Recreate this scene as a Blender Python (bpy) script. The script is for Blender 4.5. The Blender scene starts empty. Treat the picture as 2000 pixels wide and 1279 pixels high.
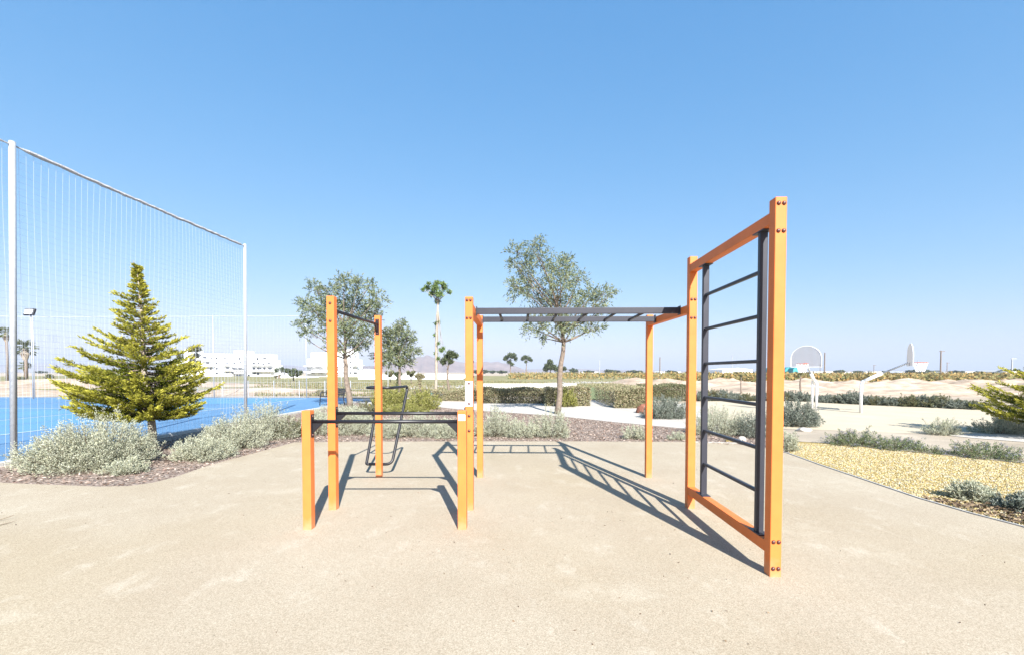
import bpy, bmesh, math
import numpy as np
from mathutils import Vector, Matrix
C = bpy.context.scene
COL = C.collection
R = math.radians
# ------------------------------------------------------------------ camera
F = 855.0; PY = 748.4; TH = R(1.5); YAW = math.atan(20 / F); H = 1.6
cam = bpy.data.objects.new('camera', bpy.data.cameras.new('camera')); COL.objects.link(cam)
cam.location = (0, 0, H); cam.rotation_euler = (math.pi / 2 - TH, 0, YAW)
cam.data.sensor_width = 36; cam.data.lens = F / 2000 * 36
cam.data.shift_y = (PY - 639.5) / 2000; cam.data.clip_end = 30000; cam.data.clip_start = .05
C.camera = cam
# ------------------------------------------------------------------ light
SUN_EL = R(34.7); SUN_AZ = R(18)          # shadows run away from the camera and to the left
w = bpy.data.worlds.new('World'); C.world = w; w.use_nodes = True
nt = w.node_tree; nt.nodes.clear()
sky = nt.nodes.new('ShaderNodeTexSky'); sky.sky_type = 'NISHITA'; sky.sun_disc = False
sky.sun_elevation = SUN_EL; sky.sun_rotation = math.pi - SUN_AZ
sky.altitude = 0; sky.air_density = 1.0; sky.dust_density = 0.6; sky.ozone_density = 2.0
bg = nt.nodes.new('ShaderNodeBackground'); bg.inputs[1].default_value = 0.077
wo = nt.nodes.new('ShaderNodeOutputWorld')
sep = nt.nodes.new('ShaderNodeSeparateColor'); com = nt.nodes.new('ShaderNodeCombineColor'); nt.links.new(sky.outputs[0], sep.inputs[0])
for k, (pw, mu) in enumerate(((1.0, .655), (.575, 1.405), (.38, 2.50))):      # tone of the camera's blue
    a_ = nt.nodes.new('ShaderNodeMath'); a_.operation = 'POWER'; a_.inputs[1].default_value = pw
    b_ = nt.nodes.new('ShaderNodeMath'); b_.operation = 'MULTIPLY'; b_.inputs[1].default_value = mu
    nt.links.new(sep.outputs[k], a_.inputs[0]); nt.links.new(a_.outputs[0], b_.inputs[0]); nt.links.new(b_.outputs[0], com.inputs[k])
nt.links.new(com.outputs[0], bg.inputs[0]); nt.links.new(bg.outputs[0], wo.inputs[0])
sd = bpy.data.lights.new('sun', 'SUN'); sd.energy = 5.0; sd.angle = R(0.5); sd.color = (1, .975, .94)
sun = bpy.data.objects.new('sun', sd); COL.objects.link(sun)
tosun = Vector((math.sin(SUN_AZ) * math.cos(SUN_EL), -math.cos(SUN_AZ) * math.cos(SUN_EL), math.sin(SUN_EL)))
sun.rotation_euler = tosun.to_track_quat('Z', 'Y').to_euler()
C.view_settings.view_transform = 'Standard'; C.view_settings.look = 'None'
C.view_settings.exposure = 1.5; C.view_settings.gamma = 1
C.render.engine = 'CYCLES'
# ------------------------------------------------------------------ helpers
_rx = Matrix.Rotation(YAW, 3, 'Z') @ Matrix.Rotation(math.pi / 2 - TH, 3, 'X')
def ray(px, py): return _rx @ Vector(((px - 1000) / F, -(py - PY) / F, -1))
def gp(px, py, z=0.0):
    d = ray(px, py); t = (z - H) / d.z
    return Vector((d.x * t, d.y * t, z))
def at(px, py, Y):
    d = ray(px, py); t = Y / d.y
    return Vector((d.x * t, Y, H + d.z * t))
rng = np.random.default_rng(7)
KA = .75          # overall reflectance level of the painted, planted and paved surfaces
def sc(c, k=None): return [x * (KA if k is None else k) for x in c]

def mat(name, col, rough=.7, var=.12, scale=4, bump=0, bscale=60, metal=0, col2=None, detail=4, var2=0, scale2=.6, spec=None):
    spec = (.12 if rough > .84 else .5) if spec is None else spec
    m = bpy.data.materials.new(name); m.use_nodes = True; n = m.node_tree; L = n.links.new
    b = n.nodes['Principled BSDF']; b.inputs['Roughness'].default_value = rough; b.inputs['Metallic'].default_value = metal
    b.inputs['Specular IOR Level'].default_value = spec; tc = n.nodes.new('ShaderNodeTexCoord')
    no = n.nodes.new('ShaderNodeTexNoise'); no.inputs['Scale'].default_value = scale; no.inputs['Detail'].default_value = detail
    L(tc.outputs['Object'], no.inputs['Vector'])
    rp = n.nodes.new('ShaderNodeValToRGB'); rp.color_ramp.elements[0].position = .3; rp.color_ramp.elements[1].position = .7
    k_ = 1 if min(col) > .75 else KA; col = sc(col, k_); col2 = col2 and sc(col2, k_); c2 = col2 or [min(1, c * (1 + var)) for c in col]; c1 = col if col2 else [c * (1 - var) for c in col]
    rp.color_ramp.elements[0].color = (*c1, 1); rp.color_ramp.elements[1].color = (*c2, 1)
    L(no.outputs['Fac'], rp.inputs[0]); out = rp.outputs[0]
    if var2:
        n2 = n.nodes.new('ShaderNodeTexNoise'); n2.inputs['Scale'].default_value = scale2; n2.inputs['Detail'].default_value = 3
        L(tc.outputs['Object'], n2.inputs['Vector'])
        mr = n.nodes.new('ShaderNodeMapRange'); mr.inputs[1].default_value = .3; mr.inputs[2].default_value = .7
        mr.inputs[3].default_value = 1 - var2; mr.inputs[4].default_value = 1 + var2; L(n2.outputs['Fac'], mr.inputs[0])
        mx = n.nodes.new('ShaderNodeMix'); mx.data_type = 'RGBA'; mx.blend_type = 'MULTIPLY'; mx.inputs[0].default_value = 1
        L(out, mx.inputs[6]); L(mr.outputs[0], mx.inputs[7]); out = mx.outputs[2]
    L(out, b.inputs['Base Color'])
    if bump:
        nb = n.nodes.new('ShaderNodeTexNoise'); nb.inputs['Scale'].default_value = bscale; nb.inputs['Detail'].default_value = 3
        L(tc.outputs['Object'], nb.inputs['Vector'])
        bp = n.nodes.new('ShaderNodeBump'); bp.inputs['Strength'].default_value = bump; bp.inputs['Distance'].default_value = .02
        L(nb.outputs['Fac'], bp.inputs['Height']); L(bp.outputs[0], b.inputs['Normal'])
    return m

def leafmat(name, cols, trans=.35, tipness=None):
    """leaf colours vary from leaf to leaf; age = colour of the fresh tips (attribute 'age')"""
    m = bpy.data.materials.new(name); m.use_nodes = True; n = m.node_tree; L = n.links.new; n.nodes.clear()
    o = n.nodes.new('ShaderNodeOutputMaterial'); d = n.nodes.new('ShaderNodeBsdfDiffuse'); t = n.nodes.new('ShaderNodeBsdfTranslucent')
    g = n.nodes.new('ShaderNodeNewGeometry'); rp = n.nodes.new('ShaderNodeValToRGB')
    e = rp.color_ramp.elements
    while len(e) < len(cols): e.new(.5)
    for i, c in enumerate(cols): e[i].position = i / (len(cols) - 1); e[i].color = (*sc(c), 1)
    L(g.outputs['Random Per Island'], rp.inputs[0]); out = rp.outputs[0]
    if tipness:
        a = n.nodes.new('ShaderNodeAttribute'); a.attribute_name = 'tipness'
        mx = n.nodes.new('ShaderNodeMix'); mx.data_type = 'RGBA'; L(a.outputs['Fac'], mx.inputs[0]); L(out, mx.inputs[6])
        r2 = n.nodes.new('ShaderNodeValToRGB'); f = r2.color_ramp.elements
        f[0].color = (*sc(tipness[0]), 1); f[1].color = (*sc(tipness[1]), 1); L(g.outputs['Random Per Island'], r2.inputs[0])
        L(r2.outputs[0], mx.inputs[7]); out = mx.outputs[2]
    mixs = n.nodes.new('ShaderNodeMixShader'); mixs.inputs[0].default_value = trans
    L(out, d.inputs[0]); L(out, t.inputs[0]); L(d.outputs[0], mixs.inputs[1]); L(t.outputs[0], mixs.inputs[2]); L(mixs.outputs[0], o.inputs[0])
    return m

def tag(o, label=None, cat=None, group=None, kind=None):
    if label: o['label'] = label
    if cat: o['category'] = cat
    if group: o['group'] = group
    if kind: o['kind'] = kind
    return o
def empty(name, loc, label, cat, group=None, rz=0):
    o = bpy.data.objects.new(name, None); COL.objects.link(o); o.location = loc; o.rotation_euler[2] = rz; o.empty_display_size = .1
    return tag(o, label, cat, group)
KIDS = {}
def link(o, parent=None):
    COL.objects.link(o)
    if parent:
        o.parent = parent; KIDS.setdefault(parent, []).append(o)
    return o
def copy_tree(o, parent=None):
    c = o.copy(); link(c, parent)
    for ch in KIDS.get(o, []): copy_tree(ch, c)
    return c

class MB:
    def __init__(s): s.v = []; s.f = []
    def add(s, v, f):
        k = len(s.v); s.v += [tuple(p) for p in v]; s.f += [tuple(i + k for i in q) for q in f]; return s
    def box(s, c, d, rot=None):
        c = Vector(c); hx, hy, hz = [q / 2 for q in d]
        v = [Vector((x, y, z)) for x in (-hx, hx) for y in (-hy, hy) for z in (-hz, hz)]
        if rot is not None: v = [rot @ p for p in v]
        return s.add([c + p for p in v], [(0, 1, 3, 2), (4, 6, 7, 5), (0, 4, 5, 1), (2, 3, 7, 6), (0, 2, 6, 4), (1, 5, 7, 3)])
    def beam(s, a, b, w_, h_):
        a, b = Vector(a), Vector(b); d = b - a; L_ = d.length; z = d.normalized()
        up = Vector((0, 0, 1)) if abs(z.z) < .95 else Vector((0, 1, 0))
        x = up.cross(z).normalized(); y = z.cross(x)
        m = Matrix((x, y, z)).transposed()
        return s.box((a + b) / 2, (w_, h_, L_), m)
    def tube(s, pts, r, n=8, cap=True):
        pts = [Vector(p) for p in pts]; k = len(s.v); m = len(pts)
        if not hasattr(r, '__len__'): r = [r] * m
        t0 = (pts[1] - pts[0]).normalized(); u = t0.orthogonal().normalized()
        for i, p in enumerate(pts):
            t = (pts[min(i + 1, m - 1)] - pts[max(i - 1, 0)]).normalized()
            u = (u - t * u.dot(t)).normalized(); v_ = t.cross(u)
            for j in range(n):
                a = 2 * math.pi * j / n; s.v.append(tuple(p + (u * math.cos(a) + v_ * math.sin(a)) * r[i]))
        for i in range(m - 1):
            for j in range(n):
                j2 = (j + 1) % n; s.f.append((k + i * n + j, k + i * n + j2, k + (i + 1) * n + j2, k + (i + 1) * n + j))
        if cap:
            s.f.append(tuple(k + j for j in range(n))[::-1]); s.f.append(tuple(k + (m - 1) * n + j for j in range(n)))
        return s
    def dome(s, c, r, axis, n=10, flat=.6):
        c = Vector(c); z = Vector(axis).normalized(); x = z.orthogonal().normalized(); y = z.cross(x); k = len(s.v)
        rings = [(1, 0), (.92, .4), (.7, .75), (.35, .95)]
        for q, hgt in rings:
            for j in range(n):
                a = 2 * math.pi * j / n; s.v.append(tuple(c + (x * math.cos(a) + y * math.sin(a)) * r * q + z * r * hgt * flat))
        s.v.append(tuple(c + z * r * flat))
        for i in range(3):
            for j in range(n): s.f.append((k + i * n + j, k + i * n + (j + 1) % n, k + (i + 1) * n + (j + 1) % n, k + (i + 1) * n + j))
        for j in range(n): s.f.append((k + 3 * n + j, k + 3 * n + (j + 1) % n, k + 4 * n))
        return s
    def build(s, name, m, parent=None, smooth=False, bevel=0):
        me = bpy.data.meshes.new(name); me.from_pydata(s.v, [], s.f); me.update(); me.materials.append(m)
        if smooth: me.shade_smooth()
        o = bpy.data.objects.new(name, me); link(o, parent)
        if bevel:
            b = o.modifiers.new('bevel', 'BEVEL'); b.width = bevel; b.segments = 2; b.limit_method = 'ANGLE'
        return o
def arc(pts, r=.1, n=5):
    """round the inner corners of a polyline"""
    pts = [Vector(p) for p in pts]; out = [pts[0]]
    for i in range(1, len(pts) - 1):
        a = (pts[i - 1] - pts[i]); b = (pts[i + 1] - pts[i]); rr = min(r, a.length / 2, b.length / 2)
        p0 = pts[i] + a.normalized() * rr; p2 = pts[i] + b.normalized() * rr
        for k in range(n + 1):
            t = k / n; out.append(p0 * (1 - t) ** 2 + pts[i] * 2 * t * (1 - t) + p2 * t * t)
    return out + [pts[-1]]

def npmesh(name, V, nper, m, parent=None, tipness=None, extra=None):
    """V (N*nper,3) -> N separate polygons; extra = MB whose faces join the same mesh"""
    V = np.asarray(V, dtype=np.float32).reshape(-1, 3); N = len(V) // nper
    me = bpy.data.meshes.new(name)
    ev = np.array(extra.v, dtype=np.float32).reshape(-1, 3) if extra else np.zeros((0, 3), np.float32)
    ef = extra.f if extra else []
    me.vertices.add(len(V) + len(ev)); me.vertices.foreach_set('co', np.concatenate([V, ev]).ravel())
    li = np.arange(len(V), dtype=np.int32); ls = np.arange(N, dtype=np.int32) * nper
    if ef:
        el = np.array([i for f in ef for i in f], dtype=np.int32) + len(V)
        es = np.cumsum([0] + [len(f) for f in ef[:-1]]).astype(np.int32) + len(V)
        li = np.concatenate([li, el]); ls = np.concatenate([ls, es])
    me.loops.add(len(li)); me.loops.foreach_set('vertex_index', li)
    me.polygons.add(len(ls)); me.polygons.foreach_set('loop_start', ls)
    me.update(calc_edges=True); me.materials.append(m)
    if tipness is not None:
        at_ = me.attributes.new('tipness', 'FLOAT', 'POINT')
        at_.data.foreach_set('value', np.concatenate([np.repeat(tipness, nper), np.zeros(len(ev))]).astype(np.float32))
    o = bpy.data.objects.new(name, me); link(o, parent); return o
def unit(a): return a / (np.linalg.norm(a, axis=1, keepdims=True) + 1e-9)
def leafverts(P, D, L_, W_):
    D = unit(D); S = unit(np.cross(D, rng.normal(size=P.shape)))
    L_ = np.broadcast_to(np.asarray(L_, float), (len(P),))[:, None]; W_ = np.broadcast_to(np.asarray(W_, float), (len(P),))[:, None]
    return np.stack([P, P + D * L_ * .5 + S * W_ / 2, P + D * L_, P + D * L_ * .5 - S * W_ / 2], 1)
def poly(name, pts, z, m, kind='structure', sub=None):
    me = bpy.data.meshes.new(name); bm = bmesh.new()
    vs = [bm.verts.new((p[0], p[1], z)) for p in pts]; f = bm.faces.new(vs); f.normal_update()
    if f.normal.z < 0: f.normal_flip()
    bmesh.ops.triangulate(bm, faces=bm.faces[:]); bm.to_mesh(me); bm.free(); me.materials.append(m)
    o = bpy.data.objects.new(name, me); COL.objects.link(o); o['kind'] = kind; return o
def ppoly(name, px, z, m, pre=(), post=(), kind='structure'):
    return poly(name, list(pre) + [gp(*p) for p in px] + list(post), z, m, kind)

# ------------------------------------------------------------------ materials
M = {}
M['orange'] = mat('orange_paint', (.84, .225, .055), .5, .05, 2.5, .06, 240, var2=.05, scale2=9, spec=.22)
def dusty(m):                       # sand dust splashed on the lowest part of the posts
    n = m.node_tree; L = n.links.new; b = n.nodes['Principled BSDF']; src = b.inputs['Base Color'].links[0].from_socket
    tc = n.nodes.new('ShaderNodeTexCoord'); sp = n.nodes.new('ShaderNodeSeparateXYZ'); L(tc.outputs['Object'], sp.inputs[0])
    no = n.nodes.new('ShaderNodeTexNoise'); no.inputs['Scale'].default_value = 14; no.inputs['Detail'].default_value = 6; L(tc.outputs['Object'], no.inputs['Vector'])
    mr = n.nodes.new('ShaderNodeMapRange'); mr.inputs[1].default_value = .22; mr.inputs[2].default_value = 0; mr.inputs[3].default_value = -.75; mr.inputs[4].default_value = .05; L(sp.outputs[2], mr.inputs[0])
    ad = n.nodes.new('ShaderNodeMath'); ad.use_clamp = True; L(mr.outputs[0], ad.inputs[0]); L(no.outputs['Fac'], ad.inputs[1])
    pw = n.nodes.new('ShaderNodeMath'); pw.operation = 'MULTIPLY'; pw.inputs[1].default_value = .75; L(ad.outputs[0], pw.inputs[0])
    mx = n.nodes.new('ShaderNodeMix'); mx.data_type = 'RGBA'; L(pw.outputs[0], mx.inputs[0]); L(src, mx.inputs[6]); mx.inputs[7].default_value = (.40, .31, .20, 1); L(mx.outputs[2], b.inputs['Base Color'])
dusty(M['orange'])
M['grey_metal'] = mat('anthracite_paint', (.040, .042, .055), .42, .08, 14, .05, 300, spec=.35)
M['black_tube'] = mat('black_powder_coat', (.012, .012, .016), .42, .1, 14)
M['bolt'] = mat('brown_bolt_cap', (.11, .035, .025), .35, .1, 30)
M['plate'] = mat('white_plate', (.78, .8, .82), .4, .03, 20)
M['sticker_ink'] = mat('pale_cyan_ink', (.45, .7, .78), .5, .03, 20)
M['galv'] = mat('galvanised_steel', (.44, .46, .49), .42, .08, 12, .05, 80)
M['net'] = mat('net_cord', (.62, .66, .72), .6, .05, 10)
M['net_dark'] = mat('net_cord_thin', (.42, .45, .52), .6, .05, 10)
M['rope'] = mat('bundled_net_rope', (.55, .55, .56), .9, .22, 30, .6, 60)
M['bark'] = mat('grey_bark', (.24, .19, .15), .9, .3, 12, .6, 40)
M['pale_bark'] = mat('pale_bark', (.42, .36, .29), .9, .2, 12, .5, 40)
M['twig'] = mat('shrub_stems', (.2, .16, .11), .9, .2, 12)
M['white'] = mat('white_paint', (.8, .8, .8), .5, .03, 2)
M['glass_and_shade'] = mat('dark_window_and_shade', (.06, .07, .09), .2, .2, 1)  # panes and doors, also the painted shade strips under balconies
M['wood_black'] = mat('black_bench', (.03, .03, .035), .5, .2, 20)
M['rim'] = mat('orange_rim', (.75, .14, .04), .5, .05, 10)
M['grey_leaf'] = leafmat('grey_green_leaf', [(.36, .39, .27), (.56, .58, .43), (.66, .67, .54), (.58, .56, .36)], .32)
M['dull_leaf'] = leafmat('dull_green_leaf', [(.10, .12, .06), (.20, .22, .12), (.28, .28, .16), (.2, .13, .08)], .25)
M['blue_leaf'] = leafmat('blue_green_leaf', [(.13, .16, .12), (.28, .31, .25), (.42, .44, .38)], .25)
M['rose_leaf'] = leafmat('flowering_rosemary_leaf', [(.10, .14, .06), (.22, .27, .13), (.33, .38, .21)], .25, tipness=((.26, .26, .30), (.46, .42, .66)))
M['yellow_leaf'] = leafmat('yellow_green_leaf', [(.18, .2, .04), (.36, .36, .10), (.5, .46, .2)], .3)
M['hedge_leaf'] = leafmat('hedge_leaf', [(.17, .17, .08), (.36, .35, .19), (.52, .48, .31), (.42, .30, .20)], .3)
M['gold'] = leafmat('golden_conifer', [(.04, .07, .015), (.11, .15, .02), (.26, .28, .03)], .3, tipness=((.44, .42, .05), (.74, .68, .13)))  # inner greens kept dark to paint crown shade; golden tips are own colour
M['acacia'] = leafmat('feathery_tree_leaf', [(.07, .10, .05), (.19, .24, .13), (.40, .42, .27), (.30, .33, .14)], .35)
M['fresh'] = leafmat('fresh_green_leaf', [(.10, .15, .06), (.22, .32, .11), (.36, .46, .18)], .35)
M['pine'] = leafmat('pine_needles', [(.06, .08, .04), (.12, .15, .08), (.18, .2, .11)], .2)
M['palm'] = leafmat('palm_frond', [(.12, .15, .07), (.24, .26, .14)], .25)
M['orchard'] = leafmat('orchard_leaf', [(.16, .19, .08), (.34, .28, .13), (.44, .27, .10), (.50, .40, .18), (.22, .25, .10)], .3)

# ------------------------------------------------------------------ ground materials
def plaza_mat():
    m = bpy.data.materials.new('sandy_aggregate'); m.use_nodes = True; n = m.node_tree; L = n.links.new
    b = n.nodes['Principled BSDF']; b.inputs['Roughness'].default_value = .9; b.inputs['Specular IOR Level'].default_value = .2
    tc = n.nodes.new('ShaderNodeTexCoord')
    def noise(sc, det=3, rough=.5, dist=0, mp=None):
        o = n.nodes.new('ShaderNodeTexNoise'); o.inputs['Scale'].default_value = sc; o.inputs['Detail'].default_value = det
        o.inputs['Roughness'].default_value = rough; o.inputs['Distortion'].default_value = dist
        if mp:
            q = n.nodes.new('ShaderNodeMapping'); q.inputs['Scale'].default_value = mp[0]; q.inputs['Rotation'].default_value = (0, 0, mp[1])
            L(tc.outputs['Object'], q.inputs[0]); L(q.outputs[0], o.inputs['Vector'])
        else: L(tc.outputs['Object'], o.inputs['Vector'])
        return o.outputs['Fac']
    def ramp(f, a, c0, b_, c1):
        r = n.nodes.new('ShaderNodeValToRGB'); e = r.color_ramp.elements; e[0].position = a; e[0].color = (*c0, 1); e[1].position = b_; e[1].color = (*c1, 1)
        L(f, r.inputs[0]); return r.outputs[0]
    def mix(fac, a, c, mode='MIX'):
        x = n.nodes.new('ShaderNodeMix'); x.data_type = 'RGBA'; x.blend_type = mode
        if isinstance(fac, float): x.inputs[0].default_value = fac
        else: L(fac, x.inputs[0])
        L(a, x.inputs[6])
        if isinstance(c, tuple): x.inputs[7].default_value = (*c, 1)
        else: L(c, x.inputs[7])
        return x.outputs[2]
    base = ramp(noise(.7, 4, .6), .3, tuple(sc((.52, .44, .33))), .7, tuple(sc((.59, .515, .40))))
    tan = ramp(noise(.22, 3), .48, (0, 0, 0), .75, (.55, .55, .55))
    base = mix(tan, base, tuple(sc((.50, .40, .24))))
    grain = ramp(noise(110, 4, .8), .36, (.62, .59, .53), .62, (1.12, 1.12, 1.12))
    base = mix(1., base, grain, 'MULTIPLY')
    g2 = ramp(noise(330, 2, .6), .38, (.72, .70, .66), .56, (1.06, 1.06, 1.06))
    base = mix(1., base, g2, 'MULTIPLY')
    st = ramp(noise(3.2, 7, .68, .15, ((1, .6, 1), .25)), .56, (0, 0, 0), .74, (.36, .36, .36))
    base = mix(st, base, tuple(sc((.70, .64, .53))))
    st2 = ramp(noise(1.1, 7, .7, .1, ((.7, 1, 1), -.3)), .57, (0, 0, 0), .74, (.36, .36, .36))
    base = mix(st2, base, tuple(sc((.68, .62, .50))))
    spk = ramp(noise(38, 1), .76, (0, 0, 0), .79, (.7, .7, .7))
    base = mix(spk, base, tuple(sc((.22, .17, .11))))
    L(base, b.inputs['Base Color'])
    bp = n.nodes.new('ShaderNodeBump'); bp.inputs['Strength'].default_value = .22; bp.inputs['Distance'].default_value = .006
    L(noise(170, 3, .7), bp.inputs['Height']); L(bp.outputs[0], b.inputs['Normal'])
    return m
def cells_mat(name, cols, scale, bump=.8, vm=.02):
    m = bpy.data.materials.new(name); m.use_nodes = True; n = m.node_tree; L = n.links.new
    b = n.nodes['Principled BSDF']; b.inputs['Roughness'].default_value = .9; b.inputs['Specular IOR Level'].default_value = .1
    tc = n.nodes.new('ShaderNodeTexCoord'); v = n.nodes.new('ShaderNodeTexVoronoi'); v.inputs['Scale'].default_value = scale
    L(tc.outputs['Object'], v.inputs['Vector'])
    r = n.nodes.new('ShaderNodeValToRGB'); e = r.color_ramp.elements
    while len(e) < len(cols): e.new(.5)
    for i, c in enumerate(cols): e[i].position = i / (len(cols) - 1); e[i].color = (*sc(c), 1)
    sp = n.nodes.new('ShaderNodeSeparateColor'); L(v.outputs['Color'], sp.inputs[0]); L(sp.outputs[0], r.inputs[0])
    L(r.outputs[0], b.inputs['Base Color'])
    bp = n.nodes.new('ShaderNodeBump'); bp.invert = True; bp.inputs['Strength'].default_value = bump; bp.inputs['Distance'].default_value = vm
    L(v.outputs['Distance'], bp.inputs['Height']); L(bp.outputs[0], b.inputs['Normal'])
    return m
G = {}
G['plaza'] = plaza_mat()
G['mulch'] = cells_mat('bark_mulch', [(.13, .09, .07), (.30, .23, .18), (.46, .38, .32), (.22, .15, .12)], 32)
G['gravel'] = cells_mat('yellow_gravel', [(.34, .22, .06), (.5, .36, .12), (.62, .5, .22), (.4, .3, .15)], 55)
G['base'] = mat('dry_earth', (.42, .33, .23), .95, .2, .35, .5, 6, col2=(.62, .53, .42), var2=.18, scale2=.05)
G['grass'] = mat('dry_grass', (.17, .18, .07), .95, .3, .25, .6, 12, col2=(.42, .36, .2), var2=.3, scale2=2.5)
G['lawn'] = mat('green_lawn', (.15, .19, .08), .95, .3, .6, .5, 30, col2=(.26, .28, .14))
G['path'] = mat('white_gravel_path', (.58, .54, .48), .95, .08, 2, .4, 60, var2=.08, scale2=.8)
G['court_sand'] = mat('cream_court', (.60, .515, .375), .9, .05, .8, .1, 120, var2=.05)
G['sand_path'] = mat('sandy_path', (.48, .405, .31), .95, .12, 1.5, .5, 60, var2=.14, scale2=.6)
G['mound'] = mat('sand_heap', (.42, .31, .22), .95, .15, 1.6, .9, 8, col2=(.62, .50, .38), var2=.25, scale2=.25)
G['blue'] = mat('blue_court', (.12, .26, .44), .6, .06, .7, .05, 100)
G['lblue'] = mat('light_blue_court', (.12, .30, .51), .6, .06, .7, .05, 100)
G['line'] = mat('court_line', (.62, .74, .85), .6, .05, 2)
G['hill'] = mat('bare_hills', (.22, .15, .13), .95, .25, .004, 0, col2=(.36, .26, .22), var2=.2, scale2=.02)
G['curb'] = mat('concrete_curb', (.66, .65, .62), .85, .08, 6, .2, 60)

# ------------------------------------------------------------------ setting
bmg = MB(); Rr = 6500
bmg.add([(-Rr, -60, 0), (Rr, -60, 0), (Rr, Rr, 0), (-Rr, Rr, 0)], [(0, 1, 2, 3)])
g = bmg.build('ground', G['base']); g['kind'] = 'structure'
plaza_edge = [(0, 943), (60, 946), (120, 948), (190, 951), (250, 950), (300, 943), (340, 933), (400, 912), (460, 895), (520, 879), (575, 864),
              (700, 862.5), (900, 862), (1120, 862), (1340, 863), (1440, 866), (1495, 874), (1540, 886), (1600, 908), (1700, 942), (1800, 976), (1900, 1005), (2000, 1031), (2110, 1066)]
pe = [gp(*p) for p in plaza_edge]
poly('plaza', [(-8.75, 6.2)] + pe + [(8, 1.5), (12, -6), (-8.75, -6)], .012, G['plaza'])
ppoly('mulch_bed', [(0, 930), (0, 960), (250, 965), (340, 945), (470, 900), (575, 870), (900, 866), (1340, 867), (1495, 880), (1535, 892), (1560, 866), (1400, 844), (1200, 822), (1090, 810), (900, 797), (830, 790), (735, 789)],
      .006, G['mulch'], pre=[(-8.72, 24.5), (-8.72, 5.5)])
ppoly('gravel_path', [(690, 784), (830, 782), (945, 785), (1060, 788), (1130, 793), (1150, 780), (1186, 780), (1250, 793), (1340, 787), (1385, 800), (1420, 846), (1340, 837), (1200, 824), (1090, 812), (900, 799), (830, 792), (725, 791)], .01, G['path'])
ppoly('basketball_court', [(1375, 783), (1530, 783), (1600, 785), (1700, 791), (1850, 797), (1980, 804), (2150, 815), (2250, 832), (2100, 842), (1960, 845), (1880, 847), (1800, 847), (1700, 844), (1590, 839), (1480, 836), (1390, 832)], .014, G['court_sand'])
ppoly('sandy_path', [(1400, 838), (1590, 838), (1700, 843), (1800, 846), (1960, 846), (2200, 850), (2300, 935), (2000, 905), (1800, 884), (1620, 866), (1545, 861)], .010, G['sand_path'])
ppoly('gravel_bed', [(1550, 862), (1620, 866), (1800, 884), (2000, 905), (2300, 935), (2500, 1180), (2110, 1070), (2000, 1034), (1900, 1008), (1800, 979), (1700, 945), (1600, 911), (1540, 890)], .0075, G['gravel'])
ppoly('white_gravel_strip', [(1905, 847), (2000, 848), (2200, 852), (2250, 880), (2000, 864), (1900, 856), (1850, 851)], .02, G['path'])
ppoly('grass_field', [(-200, 736), (150, 733), (560, 733), (930, 733), (1130, 735), (1340, 738), (1345, 762), (1265, 764), (1180, 762), (945, 768), (860, 778), (735, 773), (600, 770), (520, 764), (400, 762), (150, 762), (-200, 764)], .02, G['grass'])
ppoly('lawn', [(1128, 752), (1262, 752), (1262, 758), (1190, 760), (1192, 781), (1148, 781), (1145, 758), (1128, 757)], .03, G['lawn'])
ppoly('pale_track', [(700, 757), (830, 753), (930, 752), (1130, 744), (1345, 744), (1345, 747), (1140, 748), (935, 757), (830, 759), (735, 762)], .03, G['path'])
# blue court
poly('blue_court', [(-8.95, -3), (-8.95, 7), (-8.75, 24.6), (-11, 27), (-60, 27), (-60, -3)], .012, G['blue'])
poly('court_inner', [(-13.3, -3), (-13.1, 18.6), (-60, 18.6), (-60, -3)], .016, G['lblue'])
poly('court_inner', [(-13.0, 21.5), (-12.9, 26.0), (-24, 26.0), (-20, 21.5)], .016, G['lblue'])
lm = MB()
def flatline(mb, a, b, wd, z):
    a = Vector((*a, z)); b = Vector((*b, z)); d = (b - a).normalized(); s = Vector((-d.y, d.x, 0)) * wd / 2
    mb.add([a - s, b - s, b + s, a + s], [(0, 1, 2, 3)])
flatline(lm, (-13.35, -3), (-12.9, 25.9), .09, .021)
flatline(lm, (-60, 18.65), (-13.05, 18.65), .09, .0225)
flatline(lm, (-60, 25.95), (-12.95, 25.95), .09, .0225)
flatline(lm, (-17.3, -3), (-17.0, 18.5), .07, .021)
lo = lm.build('court_markings', G['line']); lo['kind'] = 'structure'
# curbs
cm = MB(); cm.beam((-8.86, -3, .03), (-8.86, 7.2, .03), .12, .09); cm.beam((-8.86, 7.2, .03), (-8.68, 24.6, .03), .12, .09)
tag(cm.build('curb', G['curb'], bevel=.01), 'white concrete kerb between the blue court and the planting bed', 'kerb')
em = MB(); ed = [gp(*p) for p in plaza_edge[14:]]
for a, b in zip(ed[:-1], ed[1:]):
    d = (b - a).normalized() * .01; em.beam(a, b, .028, .05)
tag(em.build('edging', mat('grey_edging', (.5, .48, .44), .8, .1, 10)), 'thin grey edging strip between plaza and yellow gravel', 'edging')

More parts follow.
